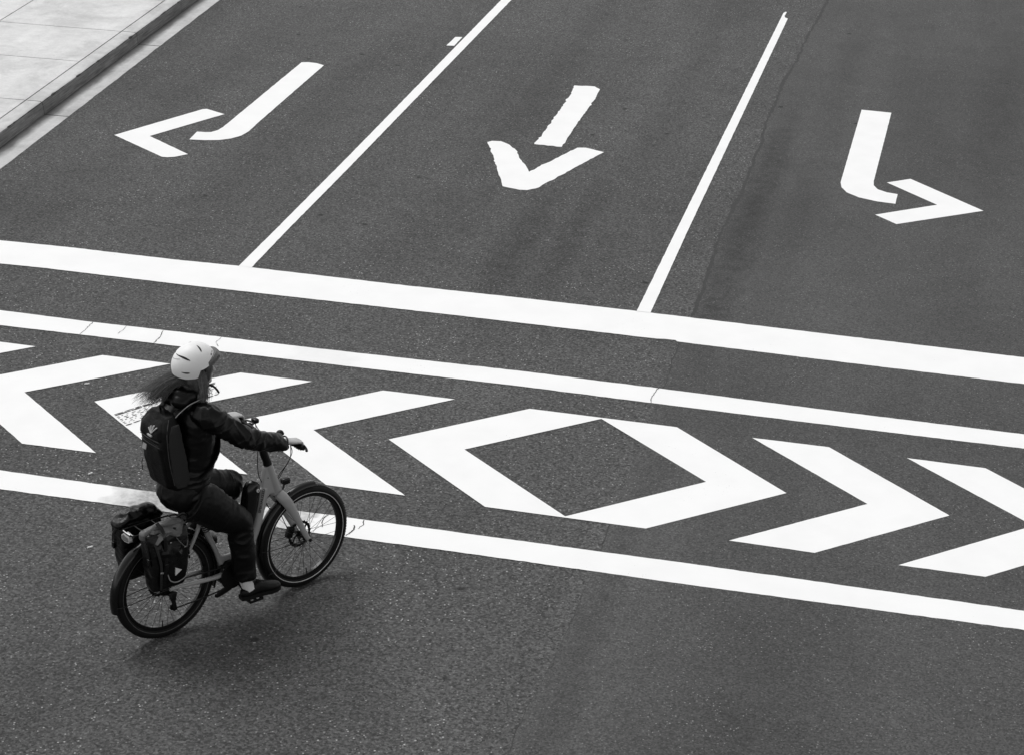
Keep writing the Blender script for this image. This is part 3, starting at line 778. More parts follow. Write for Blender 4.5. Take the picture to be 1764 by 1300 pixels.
for i in range(5):
    a = 2*pi*i/5+.3; add_tube(bm, [BB+Vector((0, -.06, 0)), BB+Vector((cos(a)*.062, -.06, sin(a)*.062))], .007, 6)
obj('chainring', bm, M['black'], crank)
bm = bmesh.new()
add_tube(bm, [BB+Vector((0, -.066, 0)), BB+Vector((0, -.071, 0))], [.092, .089], 36)
add_tube(bm, [BB+Vector((-.02, -.067, -.070)), Vector((.38, -.067, .205)), Vector((.345, -.067, .194)), Vector((.325, -.067, .200))], [(.004, .026), (.004, .024), (.004, .019), (.003, .008)], 12, smooth=4, side=(0, 1, 0))
obj('chain_guard', bm, M['black'], bike)
def chain_pts():
    pts = [Vector((.0, -.052, R+.045)), Vector((.23, -.056, .382)), BB+Vector((0, -.06, .074))]
    for k in range(1, 8):
        a = pi/2-pi*k/7.5; pts.append(BB+Vector((cos(a)*.074, -.06, sin(a)*.074)))
    pts += [Vector((.25, -.057, .205)), Vector((.06, -.054, .202)), Vector((.028, -.053, .208)), Vector((.012, -.053, .225)), Vector((.035, -.053, .262)), Vector((.030, -.053, .29)), Vector((-.02, -.052, R-.038)), Vector((-.044, -.052, R)), Vector((-.03, -.052, R+.035))]
    return pts
bm = bmesh.new(); add_tube(bm, chain_pts()+[chain_pts()[0]], [(.0035, .005)]*(len(chain_pts())+1), 6, side=(0, 1, 0)); obj('chain', bm, M['black'], bike)
bm = bmesh.new()
for k, r in enumerate((.058, .052, .046, .040, .034, .028)):
    y = -.030-k*.004; add_cyl(bm, RH+Vector((0, y, 0)), RH+Vector((0, y-.002, 0)), r, 30)
obj('sprockets', bm, M['black'], bike)
bm = bmesh.new()
add_box(bm, (.012, -.078, .312), (.04, .026, .055), Matrix.Rotation(.3, 3, 'Y'), bevel=.008)
add_box(bm, (.020, -.072, .245), (.028, .012, .090), Matrix.Rotation(-.15, 3, 'Y'), bevel=.004)
for z, x in ((.272, .024), (.218, .016)): add_cyl(bm, (x, -.050, z), (x, -.062, z), .019, 16)
obj('derailleur', bm, M['black'], bike)

# saddle and post
bm = bmesh.new()
add_tube(bm, [(.262, 0, .79), (.243, 0, .842), (.228, 0, .885)], .0145, 14); add_tube(bm, [(.268, 0, .775), (.257, 0, .802)], .0215, 14)
add_box(bm, (.235, 0, .875), (.05, .04, .03), Matrix.Rotation(-.3, 3, 'Y'), bevel=.006); add_tube(bm, [(.238, -.024, .80), (.205, -.03, .793)], .005, 6)
obj('seat_post', bm, M['black'], bike)
bm = bmesh.new()
add_tube(bm, [(.03, 0, .930), (.06, 0, .935), (.12, 0, .935), (.20, 0, .930), (.28, 0, .926), (.315, 0, .918)], [(.03, .012), (.075, .028), (.085, .034), (.050, .028), (.024, .02), (.012, .010)], 20, smooth=3, side=(0, 1, 0))
sad = obj('saddle', remeshed(bm, .007, 2), M['rubber'], bike)
bm = bmesh.new()
for s in (-1, 1): add_tube(bm, [(.08, s*.03, .915), (.16, s*.024, .888), (.26, s*.02, .888), (.30, s*.008, .91)], .0035, 6, smooth=3)
add_cyl(bm, (.225, -.038, .888), (.225, -.03, .888), .008)
obj('rails', bm, M['silver'], sad)

# ================================================================== panniers
def pannier(y0, x0, x1, z0, z1, label, s, tilt, dim, roll_up):
    """s: -1 hangs on the right of the rack; inner face at y0"""
    base = ((x0+x1)/2, y0, z0)
    p = on_bike('pannier_bag', base, label, 'pannier', 'pannier bags hanging from the luggage rack')
    W_, Hh = x1-x0, z1-z0
    def fold(co):
        return .006*noise.noise(Vector((co.x*11, co.y*11, co.z*13)))+.004*noise.noise(Vector((co.x*27, co.y*20, co.z*24)))
    bm = bmesh.new()
    def ring(z, xa, xb, ya, yb, cr=.03, n=6):
        r = []
        for (cx, cy, a0) in ((xb-cr, yb-cr, 0), (xa+cr, yb-cr, pi/2), (xa+cr, ya+cr, pi), (xb-cr, ya+cr, 1.5*pi)):
            for k in range(n+1):
                a = a0+pi/2*k/n; r.append(Vector((cx+cr*cos(a), s*(cy+cr*sin(a)), z)))
        return r
    rings = [ring(0, -W_*.36, W_*.36, .01, .09), ring(.02, -W_*.41, W_*.41, .004, .118), ring(Hh*.3, -W_*.45, W_*.44, 0, .142), ring(Hh*.6, -W_*.49, W_*.48, 0, .145),
             ring(Hh*.80, -W_*.51, W_*.49, .004, .135), ring(Hh*.90, -W_*.51, W_*.50, .02, .11, .02)]
    add_rings(bm, rings)
    body = obj('body', remeshed(bm, .009, 2, fold), M['pannier'], p)
    # rolled closure and the creased flap in front of it
    bm = bmesh.new()
    zr = Hh*.90
    k = 1.0 if roll_up else .55
    add_tube(bm, [(-W_*.53, s*.060, zr-.028*(2-k)), (-W_*.46, s*.060, zr+.002), (-W_*.1, s*.060, zr+.030*k), (W_*.28, s*.060, zr+.030*k), (W_*.52, s*.055, zr-.022*(2-k))],
             [(.045*k, .020), (.055*k, .034*k), (.058*k, .038*k), (.056*k, .036*k), (.040*k, .02)], 16, smooth=4, side=(0, 1, 0))
    def crease(co):
        return .010*(1-2*abs(noise.noise(Vector((co.x*13, co.y*9, co.z*17+4)))))+.006*noise.noise(Vector((co.x*30, co.y*30, co.z*30)))-.005
    roll = obj('roll_top', remeshed(bm, .008, 1, crease), M['pannier_top'] if not dim else M['pannier'], p)
    bm = bmesh.new(); r2 = random.Random(5 if s < 0 else 9)
    nx, nz = 6, 3; g = []
    for a in range(nx+1):
        col = []
        for b in range(nz+1):
            t = b/nz; x = -W_*.50+W_*1.0*a/nx + (r2.uniform(-.010, .010) if 0 < a < nx else 0)
            z = zr+.016-.052*t*(1+.35*sin(a*1.7))+r2.uniform(-.006, .006)
            y = .088+.052*t**.7+r2.uniform(-.009, .009)
            if a in (0, nx): y -= .045
            col.append((bm.verts.new((x, s*y, z)), bm.verts.new((x, s*(y-.010), z))))
        g.append(col)
    for a in range(nx):
        for b in range(nz):
            for q, q0 in ((0, 1), (1, -1)):
                v4 = [g[a][b][q], g[a+1][b][q], g[a+1][b+1][q], g[a][b+1][q]]
                bm.faces.new((v4[0], v4[1], v4[2])); bm.faces.new((v4[0], v4[2], v4[3]))
    obj('flap', bm, M['pannier_top'] if not dim else M['pannier'], p, smooth=False)
    # straps and buckles
    bm = bmesh.new()
    xs = -W_*.16
    add_tube(bm, [(xs-.01, s*.075, zr+.05), (xs, s*.140, zr), (xs, s*.152, Hh*.62), (xs-.005, s*.150, Hh*.36), (xs-.01, s*.128, .05)], [(.002, .012)]*5, 8, smooth=3, side=(0, 1, 0))
    add_tube(bm, [(-W_*.50, s*.03, zr), (-W_*.53, s*.10, Hh*.7), (-W_*.49, s*.12, Hh*.45)], [(.010, .002)]*3, 8, smooth=3, side=(0, 1, 0))
    add_tube(bm, [(W_*.49, s*.06, zr), (W_*.505, s*.10, Hh*.65), (W_*.47, s*.13, Hh*.4)], [(.010, .002)]*3, 8, smooth=3, side=(0, 1, 0))
    add_box(bm, (xs, s*.153, Hh*.42), (.026, .012, .04), bevel=.004); add_box(bm, (W_*.40, s*.148, Hh*.62), (.03, .012, .03), bevel=.004)
    add_box(bm, (-W_*.505, s*.11, Hh*.52), (.014, .026, .04), bevel=.004)
    obj('strap', bm, M['gloss_black'], p)
    # crumpled outer pocket, side release straps and their metal bits
    bm = bmesh.new(); r3 = random.Random(12 if s < 0 else 21); g = []
    for a in range(7):
        col = []
        for b in range(6):
            x = -W_*.30+W_*.62*a/6+r3.uniform(-.008, .008); z = Hh*(.40+.34*b/5)+r3.uniform(-.009, .009)
            e = min(a, 6-a, b, 5-b); y = .134+(.010 if e == 0 else .020)+r3.uniform(-.010, .010)*(e > 0)
            if e == 0: y -= .012
            col.append((bm.verts.new((x, s*y, z)), bm.verts.new((x, s*.125, z))))
        g.append(col)
    for a in range(6):
        for b in range(5):
            v4 = [g[a][b][0], g[a+1][b][0], g[a+1][b+1][0], g[a][b+1][0]]
            if (a+b) % 2: bm.faces.new((v4[0], v4[1], v4[2])); bm.faces.new((v4[0], v4[2], v4[3]))
            else: bm.faces.new((v4[0], v4[1], v4[3])); bm.faces.new((v4[1], v4[2], v4[3]))
            w4 = [g[a][b][1], g[a+1][b][1], g[a+1][b+1][1], g[a][b+1][1]]; bm.faces.new(list(reversed(w4)))
    for a in range(6):
        for b in (0, 5): bm.faces.new((g[a][b][0], g[a+1][b][0], g[a+1][b][1], g[a][b][1]))
    for b in range(5):
        for a in (0, 6): bm.faces.new((g[a][b][0], g[a][b+1][0], g[a][b+1][1], g[a][b][1]))
    obj('pocket', bm, M['pannier'], p, smooth=False)
    bm = bmesh.new()
    add_tube(bm, [(-W_*.40, s*.12, zr-.02), (-W_*.36, s*.155, Hh*.66), (-W_*.30, s*.158, Hh*.45), (-W_*.30, s*.150, Hh*.22), (-W_*.26, s*.125, Hh*.06)], [(.003, .009)]*5, 8, smooth=4, side=(0, 1, 0))
    obj('side_strap', bm, M['webbing'], p)
    bm = bmesh.new(); add_tube(bm, [(W_*.12, s*.150, Hh*.80), (W_*.22, s*.163, Hh*.70), (W_*.34, s*.160, Hh*.63), (W_*.42, s*.140, Hh*.70)], .003, 6, smooth=4); obj('draw_cord', bm, M['pannier_top'], p)
    for bx, bz, bs in ((-W_*.30, Hh*.36, .020), (W_*.30, Hh*.64, .014), (W_*.40, Hh*.50, .012), (-W_*.05, Hh*.77, .012)):
        bm = bmesh.new(); add_box(bm, (bx, s*.163, bz), (bs, .005, bs*.55), Matrix.Rotation(.3, 3, 'Y'), bevel=.0015); obj('buckle', bm, M['silver'], p)
    bm = bmesh.new(); tri = [(.010, Hh*.24), (.012, Hh*.36), (.056, Hh*.30)]
    a = [bm.verts.new((x+W_*.02, s*.147, z)) for x, z in tri]; b = [bm.verts.new((x+W_*.02, s*.1535, z)) for x, z in tri]
    bm.faces.new(a); bm.faces.new(b)
    for i in range(3): bm.faces.new((a[i], b[i], b[(i+1) % 3], a[(i+1) % 3]))
    obj('reflector', bm, M['reflex'], p, smooth=False)
    bm = bmesh.new(); add_tube(bm, [(-W_*.12, s*.147, Hh*.28), (-W_*.06, s*.148, Hh*.18), (.03, s*.147, Hh*.13), (.09, s*.147, Hh*.17), (.12, s*.146, Hh*.29)], .0032, 6, smooth=4)
    obj('piping', bm, M['grey_tag'], p)
    bm = bmesh.new()
    bm.free()
    for x in (-.08, .07):
        bm = bmesh.new(); add_box(bm, (x, s*-.006, zr-.040), (.04, .018, .05), bevel=.004); obj('hook', bm, M['black'], p)
    return p
pr = pannier(-.085, -.222, .060, .440, .895, 'black roll-top pannier on the near side of the rack, with a pale triangle reflector', -1, 0, False, False)
pannier(.080, -.235, .060, .410, .850, 'black roll-top pannier on the far side of the rack, mostly hidden, beside the rear light', 1, 0, True, True)
bm = bmesh.new()
add_tube(bm, [(-.06, -.04, .432), (.0, -.045, .430), (.06, -.05, .428), (.095, -.052, .434), (.118, -.054, .450), (.145, -.056, .454), (.170, -.058, .438), (.174, -.058, .408), (.160, -.056, .388), (.135, -.052, .384)], [(.004, .010)]*10, 8, smooth=4, side=(0, 1, 0))
obj('carry_handle', bm, M['gloss_black'], pr)

# ================================================================== the rider
def rider_obj(*a, **k): return obj(*a, **k)
PB = (.20, 0, 0)
person = None
YAW = radians(-16)      # the head looks a little to the right
HC = Vector((.272, 0, 1.772))
HR = Matrix.Rotation(YAW, 3, 'Z')
def hd(p): return HC + HR @ (Vector(p))
def limb(bm, pts, r, seg=18, smooth=5, side=None): add_tube(bm, pts, r, seg, smooth, side)

SH = {-1: Vector((.245, -.180, 1.505)), 1: Vector((.235, .185, 1.490))}
EL = {-1: Vector((.452, -.285, 1.352)), 1: Vector((.440, .288, 1.300))}
WR = {-1: Vector((.690, -.305, 1.252)), 1: Vector((.648, .326, 1.192))}
HIP = {-1: Vector((.175, -.095, .955)), 1: Vector((.150, .095, .97))}
KN = {-1: Vector((.500, -.122, .695)), 1: Vector((.595, .120, .835))}
AN = {-1: Vector((.508, -.136, .270)), 1: Vector((.300, .138, .565))}
# body: one continuous surface from head to ankles, hands included
bm = bmesh.new()
add_ell(bm, hd((-.005, 0, .025)), (.098, .077, .105), HR)
add_ell(bm, hd((.045, 0, -.035)), (.062, .060, .085), HR)
add_ell(bm, hd((.078, 0, -.105)), (.026, .028, .022), HR)
add_tube(bm, [hd((.088, 0, .0)), hd((.108, 0, -.030)), hd((.118, 0, -.046)), hd((.100, 0, -.055))], [.010, .013, .016, .010], 10)
for s in (-1, 1):
    add_ell(bm, hd((.0, s*.078, -.02)), (.018, .010, .032), HR)
    add_ell(bm, hd((.086, s*.033, .012)), (.016, .024, .009), HR)
    add_ell(bm, hd((.078, s*.036, -.045)), (.02, .024, .022), HR)
add_ell(bm, hd((.100, 0, -.073)), (.010, .022, .005), HR); add_ell(bm, hd((.098, 0, -.085)), (.010, .018, .005), HR)
limb(bm, [(.225, 0, 1.52), (.25, 0, 1.60), HC+Vector((.0, 0, -.06))], [.065, .054, .055])
limb(bm, [(.14, 0, .95), (.17, 0, 1.06), (.205, 0, 1.18), (.225, 0, 1.33), (.225, 0, 1.45), (.232, 0, 1.53)], [(.15, .10), (.15, .10), (.13, .095), (.15, .105), (.15, .10), (.08, .06)], side=(0, 1, 0))
for s in (-1, 1):
    limb(bm, [SH[s]-Vector((0, s*.05, 0)), SH[s], SH[s].lerp(EL[s], .5), EL[s], EL[s].lerp(WR[s], .35), WR[s]], [.05, .052, .043, .038, .038, .026])
    limb(bm, [HIP[s], HIP[s].lerp(KN[s], .5), KN[s], KN[s].lerp(AN[s], .4), AN[s]], [.085, .072, .055, .052, .036])
    # hand closed round the grip
    w = WR[s]; g = Vector((.813, -.292, 1.194)) if s < 0 else Vector((.772, .300, 1.165))
    pc = w.lerp(g, .58)+Vector((0, 0, .022))
    add_tube(bm, [w, w.lerp(pc, .5)+Vector((0, 0, .003)), pc, g+Vector((-.010, 0, .034)), g+Vector((.004, 0, .033))], [(.026, .020), (.032, .017), (.041, .016), (.042, .014), (.038, .011)], 14, smooth=3, side=(0, 1, 0))
    for k, (dy, ln, r) in enumerate(((-.031, .92, .0085), (-.0105, 1.0, .009), (.010, .96, .0088), (.030, .80, .0078))):
        y = g.y+s*dy
        kn = Vector((g.x+.002, y, g.z+.031))
        c = [kn, Vector((g.x+.020*ln, y, g.z+.026)), Vector((g.x+.027*ln, y, g.z+.004)), Vector((g.x+.018*ln, y, g.z-.017)), Vector((g.x-.002, y+s*.001, g.z-.024*ln))]
        add_tube(bm, c, [r*1.12, r*1.05, r*1.03, r*.96, r*.8], 10, smooth=4)
        add_ell(bm, kn, (.011, .0105, .009))
    ty = g.y-s*.040
    add_tube(bm, [w.lerp(pc, .75)+Vector((0, -s*.026, -.006)), Vector((g.x-.030, ty+s*.004, g.z+.020)), Vector((g.x-.012, ty-s*.008, g.z-.004)), Vector((g.x+.004, ty-s*.012, g.z-.022))], [.014, .0115, .0105, .008], 10, smooth=4)
body = remeshed(bm, .0042, 2)
person = obj('person', body, M['skin'], None, base=PB)
person.location = BX @ Vector(PB); person.rotation_euler = (0, 0, BH)
tag(person, 'rider in black rain jacket and trousers with a white helmet, sitting on the bicycle', 'person')
def wear(name, bm, m, parent=None, **k): return obj(name, bm, m, parent or person, base=PB, **k)
for s in (-1, 1):
    bm = bmesh.new(); add_ell(bm, hd((.084, s*.032, -.012)), (.012, .013, .009), HR, 12, 8); wear('eye', bm, M['lens_dark'])

def folds(amp, fx, fz):
    def f(co):
        a = noise.noise(Vector((co.x*fx, co.y*fx, co.z*fz)))
        b = noise.noise(Vector((co.x*fx*2.1+3, co.y*fx*2.1, co.z*fz*2.1)))
        c = 1-abs(noise.noise(Vector((co.x*fx*.8+co.z*5, co.y*fx*.8, co.z*fz*.9+7))))*2.2
        return amp*(.55*a+.3*b+.5*max(0, c-.45))
    return f
def rdg(p, w=.22):
    n = noise.noise(p)/w
    return math.exp(-n*n)
def sstep(a, b, x):
    t = max(0, min(1, (x-a)/(b-a))); return t*t*(3-2*t)
def wob(p, k):
    return Vector((noise.noise(p*5), noise.noise(p*5+Vector((5, 3, 1))), noise.noise(p*5+Vector((1, 8, 4)))))*k
def jfold(co):
    # folds ring the sleeves and run across the waist; the upper back is pulled smooth
    sd_ = -1 if co.y < 0 else 1
    ws = sstep(.165, .215, abs(co.y))*sstep(1.16, 1.22, co.z)
    S_, E_, W2 = SH[sd_], EL[sd_], WR[sd_]
    dirn = (W2-S_).normalized(); t = (co-S_).dot(dirn); q = co-S_-dirn*t
    a = Vector((q.x*5, q.y*5+t*2, q.z*5))+dirn*0
    sl = rdg(Vector((t*9+q.z*10, q.x*9, q.y*10+2))+wob(co, .6), .18)*.0070+rdg(Vector((t*17-q.z*13, q.x*11, q.y*9+5))+wob(co, .7), .20)*.0042
    kel = 1+1.1*max(0, 1-(co-E_).length/.13)+.9*max(0, 1-(co-W2).length/.10)+.6*max(0, 1-(co-S_-Vector((.03, 0, -.08))).length/.12)
    kw = .35+1.0*(1-sstep(1.02, 1.30, co.z))
    to_ = rdg(Vector((co.x*3+co.z*2, co.y*3, co.z*12+co.x*3))+wob(co, .45), .20)*.0090+rdg(Vector((co.x*6+7, co.y*6, co.z*22-co.x*5))+wob(co, .6), .22)*.0042
    return ws*(kel*sl-.005)+(1-ws)*(kw*to_-.004)
def tfold(co):
    sd_ = -1 if co.y < 0 else 1
    H_, K_, A_ = HIP[sd_], KN[sd_], AN[sd_]
    dt = (K_-H_).normalized(); ds = (A_-K_).normalized()
    th = (co-H_).dot(dt); shn = (co-K_).dot(ds); L_ = (K_-H_).length
    t = th if th < L_*.92 else L_+shn
    q = co.y-H_.y
    f1 = rdg(Vector((t*9+co.x*2, q*5, co.x*2.5+sd_*3))+wob(co, .5), .18)*.0085
    f2 = rdg(Vector((t*19-q*6, q*8+4, co.x*4+sd_))+wob(co, .6), .20)*.0046
    k = .55+1.0*max(0, 1-(co-K_).length/.17)+.8*max(0, 1-(co-A_).length/.16)+.8*max(0, 1-(co-H_-Vector((.08, 0, .02))).length/.15)
    return k*(f1+f2)-.004
# jacket: torso, sleeves, collar and the bunched hood
bm = bmesh.new()
limb(bm, [(.165, 0, .955), (.172, 0, 1.01), (.196, 0, 1.10), (.220, 0, 1.23), (.226, 0, 1.36), (.224, 0, 1.46), (.232, 0, 1.535), (.25, 0, 1.59), (.262, 0, 1.635)],
     [(.168, .138), (.168, .140), (.168, .142), (.180, .146), (.195, .150), (.200, .128), (.155, .095), (.085, .075), (.072, .070)], 28, side=(0, 1, 0))
for s in (-1, 1):
    S, E_, W_ = SH[s], EL[s], WR[s]
    limb(bm, [S+Vector((-.01, -s*.09, -.01)), S+Vector((.0, -s*.01, 0)), S.lerp(E_, .45)+Vector((0, s*.006, -.006)), E_+Vector((0, s*.004, -.008)), E_.lerp(W_, .5)+Vector((0, 0, -.008)), W_+Vector((-.01, 0, -.004)), W_+Vector((.018, 0, 0))],
         [.085, .086, .073, .068, .063, .054, .043], 20)
for c, r in (((.155, .0, 1.605), (.085, .110, .055)), ((.120, .045, 1.590), (.055, .070, .05)), ((.130, -.045, 1.595), (.06, .065, .05)), ((.19, -.072, 1.615), (.055, .042, .045)), ((.19, .072, 1.615), (.055, .042, .045)), ((.142, 0, 1.652), (.050, .080, .026))):
    add_ell(bm, c, r)
jk = wear('jacket', remeshed(bm, .0070, 3, jfold), M['jacket'])
# cuffs
seam_m = simple('cuff_elastic', .008, .5)
for s_ in (-1, 1):
    bm = bmesh.new(); d = (WR[s_]-EL[s_]).normalized(); c = WR[s_]+d*.012
    e1 = Vector((0, 1, 0))-d*d.y; e1.normalize(); e2 = d.cross(e1)
    add_tube(bm, [c+(e1*cos(2*pi*k/16)+e2*sin(2*pi*k/16))*.043 for k in range(16)], .0055, 6, closed=True)
    wear('cuff', bm, seam_m, jk)

# trousers
bm = bmesh.new()
limb(bm, [(.165, 0, 1.06), (.152, 0, 1.01), (.145, 0, .965), (.155, 0, .925), (.165, 0, .905)], [(.150, .12), (.170, .143), (.174, .145), (.155, .125), (.11, .09)], 26, side=(0, 1, 0))
for s in (-1, 1):
    h_, k_, a_ = HIP[s], KN[s], AN[s]
    up = Vector((0, 0, 1))
    d = (a_-k_).normalized()
    limb(bm, [h_+Vector((-.03, 0, -.01)), h_.lerp(k_, .25)+Vector((0, 0, -.012)), h_.lerp(k_, .55)+Vector((0, 0, -.020)), h_.lerp(k_, .85)+Vector((0, 0, -.012)), k_+Vector((-.006, 0, -.02)), k_.lerp(a_, .22)+Vector((-.012, 0, 0)), k_.lerp(a_, .5), k_.lerp(a_, .78), k_.lerp(a_, .94)],
         [(.115, .135), (.112, .132), (.100, .122), (.090, .100), (.084, .086), (.082, .080), (.080, .083), (.074, .080), (.066, .072)], 22, side=(0, 1, 0))
tr = wear('trousers', remeshed(bm, .0070, 3, tfold), M['trousers'])

# socks and shoes
def foot(s, heel, pitch):
    ankle = AN[s]
    bm = bmesh.new()
    base = Vector(heel)
    Rm = Matrix.Rotation(pitch, 3, 'Y')
    yaw = Matrix.Rotation(s*.06, 3, 'Z')
    def fp(x, y, z): return base + yaw @ (Rm @ Vector((x, y, z)))
    k = KN[s].lerp(ankle, .80)
    add_tube(bm, [k, ankle+Vector((0, 0, .01)), fp(.060, 0, .040)], [.040, .038, .041], 18, smooth=3)
    sk = wear('sock', bm, M['sock'])
    # two stripes knitted into the cuff
    bm = bmesh.new()
    prof = [  # x, half width, z low, z high
        (-.004, .014, .012, .046), (.012, .030, .004, .056), (.045, .036, .002, .060), (.085, .036, .004, .080), (.115, .037, .006, .092), (.150, .041, .004, .076), (.195, .047, .002, .058), (.235, .046, .003, .046), (.265, .035, .006, .038), (.282, .016, .012, .030)]
    rings = []
    for x, hw, zl, zh in prof:
        zc, hz = (zl+zh)/2, (zh-zl)/2
        rings.append([fp(x, hw*math.copysign(abs(cos(a))**.75, cos(a)), zc+hz*math.copysign(abs(sin(a))**.8, sin(a))) for a in [2*pi*j/20 for j in range(20)]])
    add_rings(bm, rings)
    sh = wear('shoe', remeshed(bm, .0045, 3), M['shoe'])
    bm = bmesh.new()
    out = [(-.008, .024), (.03, .036), (.09, .035), (.15, .041), (.20, .050), (.24, .047), (.275, .030), (.288, .008)]
    for zz in (0,):
        a = [fp(x, y, .012) for x, y in out]+[fp(x, -y, .012) for x, y in reversed(out)]
        b = [fp(x, y*.98, -.016 if x < .1 else -.013) for x, y in out]+[fp(x, -y*.98, -.016 if x < .1 else -.013) for x, y in reversed(out)]
    add_rings(bm, [b, a])
    wear('sole', bm, M['rubber'], sh)
    bm = bmesh.new()
    for i in range(5):
        x = .105+i*.017; z = .098-i*.0085
        add_tube(bm, [fp(x, -.024, z-.012), fp(x+.004, 0, z+.001), fp(x, .024, z-.012)], .0026, 6, smooth=3)
    add_tube(bm, [fp(.105, .0, .098), fp(.115, -.02, .103), fp(.122, -.036, .088)], .002, 5, smooth=3)
    wear('laces', bm, M['trousers'], sh)
foot(-1, (.470, -.150, .172), radians(1))
foot(1, (.212, .146, .490), radians(8))

# hair: wind-blown strands from under the helmet, one mass over the nape
bm = bmesh.new()
def strand(p0, p1, p2, p3, r): add_tube(bm, [p0, p1, p2, p3], [r, r*.95, r*.7, r*.25], 4, smooth=4)
rnd = random.Random(3)
for i in range(520):
    a = rnd.uniform(pi*.62, pi*1.38); rr = rnd.uniform(.6, 1)
    root = hd((cos(a)*.095*rr, sin(a)*.085*rr, rnd.uniform(-.07, -.01)))
    k = rnd.random(); spread = rnd.gauss(0, 1)
    tip = Vector((.005-.055*k**2+.05*rnd.random(), .060+.034*spread+root.y*.30, 1.632-.040*k+.016*rnd.gauss(0, 1)-.012*rnd.random()))
    m1 = root.lerp(tip, .33)+Vector((-.010, 0, .012*rnd.random())); m2 = root.lerp(tip, .68)+Vector((0, .008*rnd.gauss(0, 1), .010+.008*rnd.gauss(0, 1)))
    strand(root, m1, m2, tip, rnd.uniform(.0009, .0019))
hair = wear('hair', bm, M['hair'])
bm = bmesh.new()
for i in range(150):      # lock in front of the right shoulder and round the cheek
    root = hd((rnd.uniform(-.02, .045), -.078-rnd.uniform(0, .012), rnd.uniform(-.05, .0)))
    tip = Vector((.250+rnd.gauss(0, .018), -.122+rnd.gauss(0, .012), 1.575+rnd.gauss(0, .016)))
    m1 = root.lerp(tip, .35)+Vector((rnd.gauss(.006, .004), -.012, 0)); m2 = root.lerp(tip, .7)+Vector((rnd.gauss(.004, .006), -.010, 0))
    strand(root, m1, m2, tip, rnd.uniform(.001, .002))
for i in range(120):
    a = rnd.uniform(pi*.70, pi*1.25)
    root = hd((cos(a)*.095, sin(a)*.09, rnd.uniform(-.06, -.02)))
    tip = Vector((-.060+.07*rnd.random(), .085+.045*rnd.gauss(0, 1), 1.615+.030*rnd.gauss(0, 1)))
    strand(root, root.lerp(tip, .33)+Vector((-.01, 0, .02)), root.lerp(tip, .68)+Vector((0, .01, .02)), tip, .0010)
for i in range(70):
    a = rnd.uniform(pi*.70, pi*1.2)
    root = hd((cos(a)*.095, sin(a)*.09, rnd.uniform(-.06, -.02)))
    tip = Vector((-.10+.06*rnd.random(), .095+.04*rnd.gauss(0, 1), 1.60+.026*rnd.gauss(0, 1)))
    strand(root, root.lerp(tip, .33)+Vector((-.01, 0, .022)), root.lerp(tip, .68)+Vector((0, .01*rnd.gauss(0, 1), .016)), tip, rnd.uniform(.0010, .0016))
wear('loose_strands', bm, M['hair_light'], hair)
bm = bmesh.new()
for c, r in (((-.035, 0, -.055), (.075, .082, .05)), ((-.080, .03, -.065), (.05, .06, .035)), ((.035, -.062, -.045), (.05, .024, .055)), ((.058, -.058, -.010), (.036, .026, .058)), ((-.02, -.055, -.075), (.06, .035, .045)), ((-.02, .05, -.075), (.06, .035, .045)), ((.03, .06, -.04), (.045, .026, .05)), ((.0, -.075, -.10), (.035, .025, .06)), ((-.055, 0, -.115), (.05, .07, .045)), ((-.01, -.04, -.11), (.05, .05, .045))): add_ell(bm, hd(c), r, HR)
wear('hair_mass', remeshed(bm, .006, 2, lambda co: .004*noise.noise(Vector((co.x*60, co.y*60, co.z*14)))), M['hair'], hair)

# helmet
hel_c = Vector((.268, 0, 1.786)); HA = Vector((.146, .117, .133))
def hpt(az, el, off=1.0):
    """az in degrees about the rider's frame, el degrees"""
    a, e = radians(az), radians(el)
    v = Vector((cos(e)*cos(a)*HA.x, cos(e)*sin(a)*HA.y, sin(e)*HA.z))*off
    return hel_c+v
RIM = [(0, 23), (30, 20), (50, 14), (62, 7), (74, 3), (87, .5), (91, -19), (97, -21.5), (125, -22.5), (150, -19), (180, -15)]
def rim_el(h):
    h = abs((h+180) % 360-180)
    for i in range(len(RIM)-1):
        if RIM[i][0] <= h <= RIM[i+1][0]:
            t = (h-RIM[i][0])/(RIM[i+1][0]-RIM[i][0]); return RIM[i][1]+(RIM[i+1][1]-RIM[i][1])*t
    return RIM[-1][1]
bm = bmesh.new()
NA, NE = 120, 26
outer, inner = [], []
for i in range(NA):
    az = 360*i/NA; r0 = rim_el(az-degrees_yaw) if False else rim_el(az-math.degrees(YAW))
    outer.append([hpt(az, r0+(90-r0)*j/NE, 1.0+(.012 if j == 0 else 0)) for j in range(NE)])
    inner.append([hpt(az, r0+(90-r0)*j/NE, .885) for j in range(NE)])
ov = [[bm.verts.new(p) for p in c] for c in outer]; iv = [[bm.verts.new(p) for p in c] for c in inner]
tp, ti = bm.verts.new(hpt(0, 90)), bm.verts.new(hpt(0, 90, .885))
for i in range(NA):
    k = (i+1) % NA
    for j in range(NE-1):
        bm.faces.new((ov[i][j], ov[k][j], ov[k][j+1], ov[i][j+1])); bm.faces.new((iv[i][j], iv[i][j+1], iv[k][j+1], iv[k][j]))
    bm.faces.new((ov[i][-1], ov[k][-1], tp)); bm.faces.new((iv[i][-1], ti, iv[k][-1]))
    bm.faces.new((ov[i][0], iv[i][0], iv[k][0], ov[k][0]))
hel = wear('helmet', bm, M['helmet'])
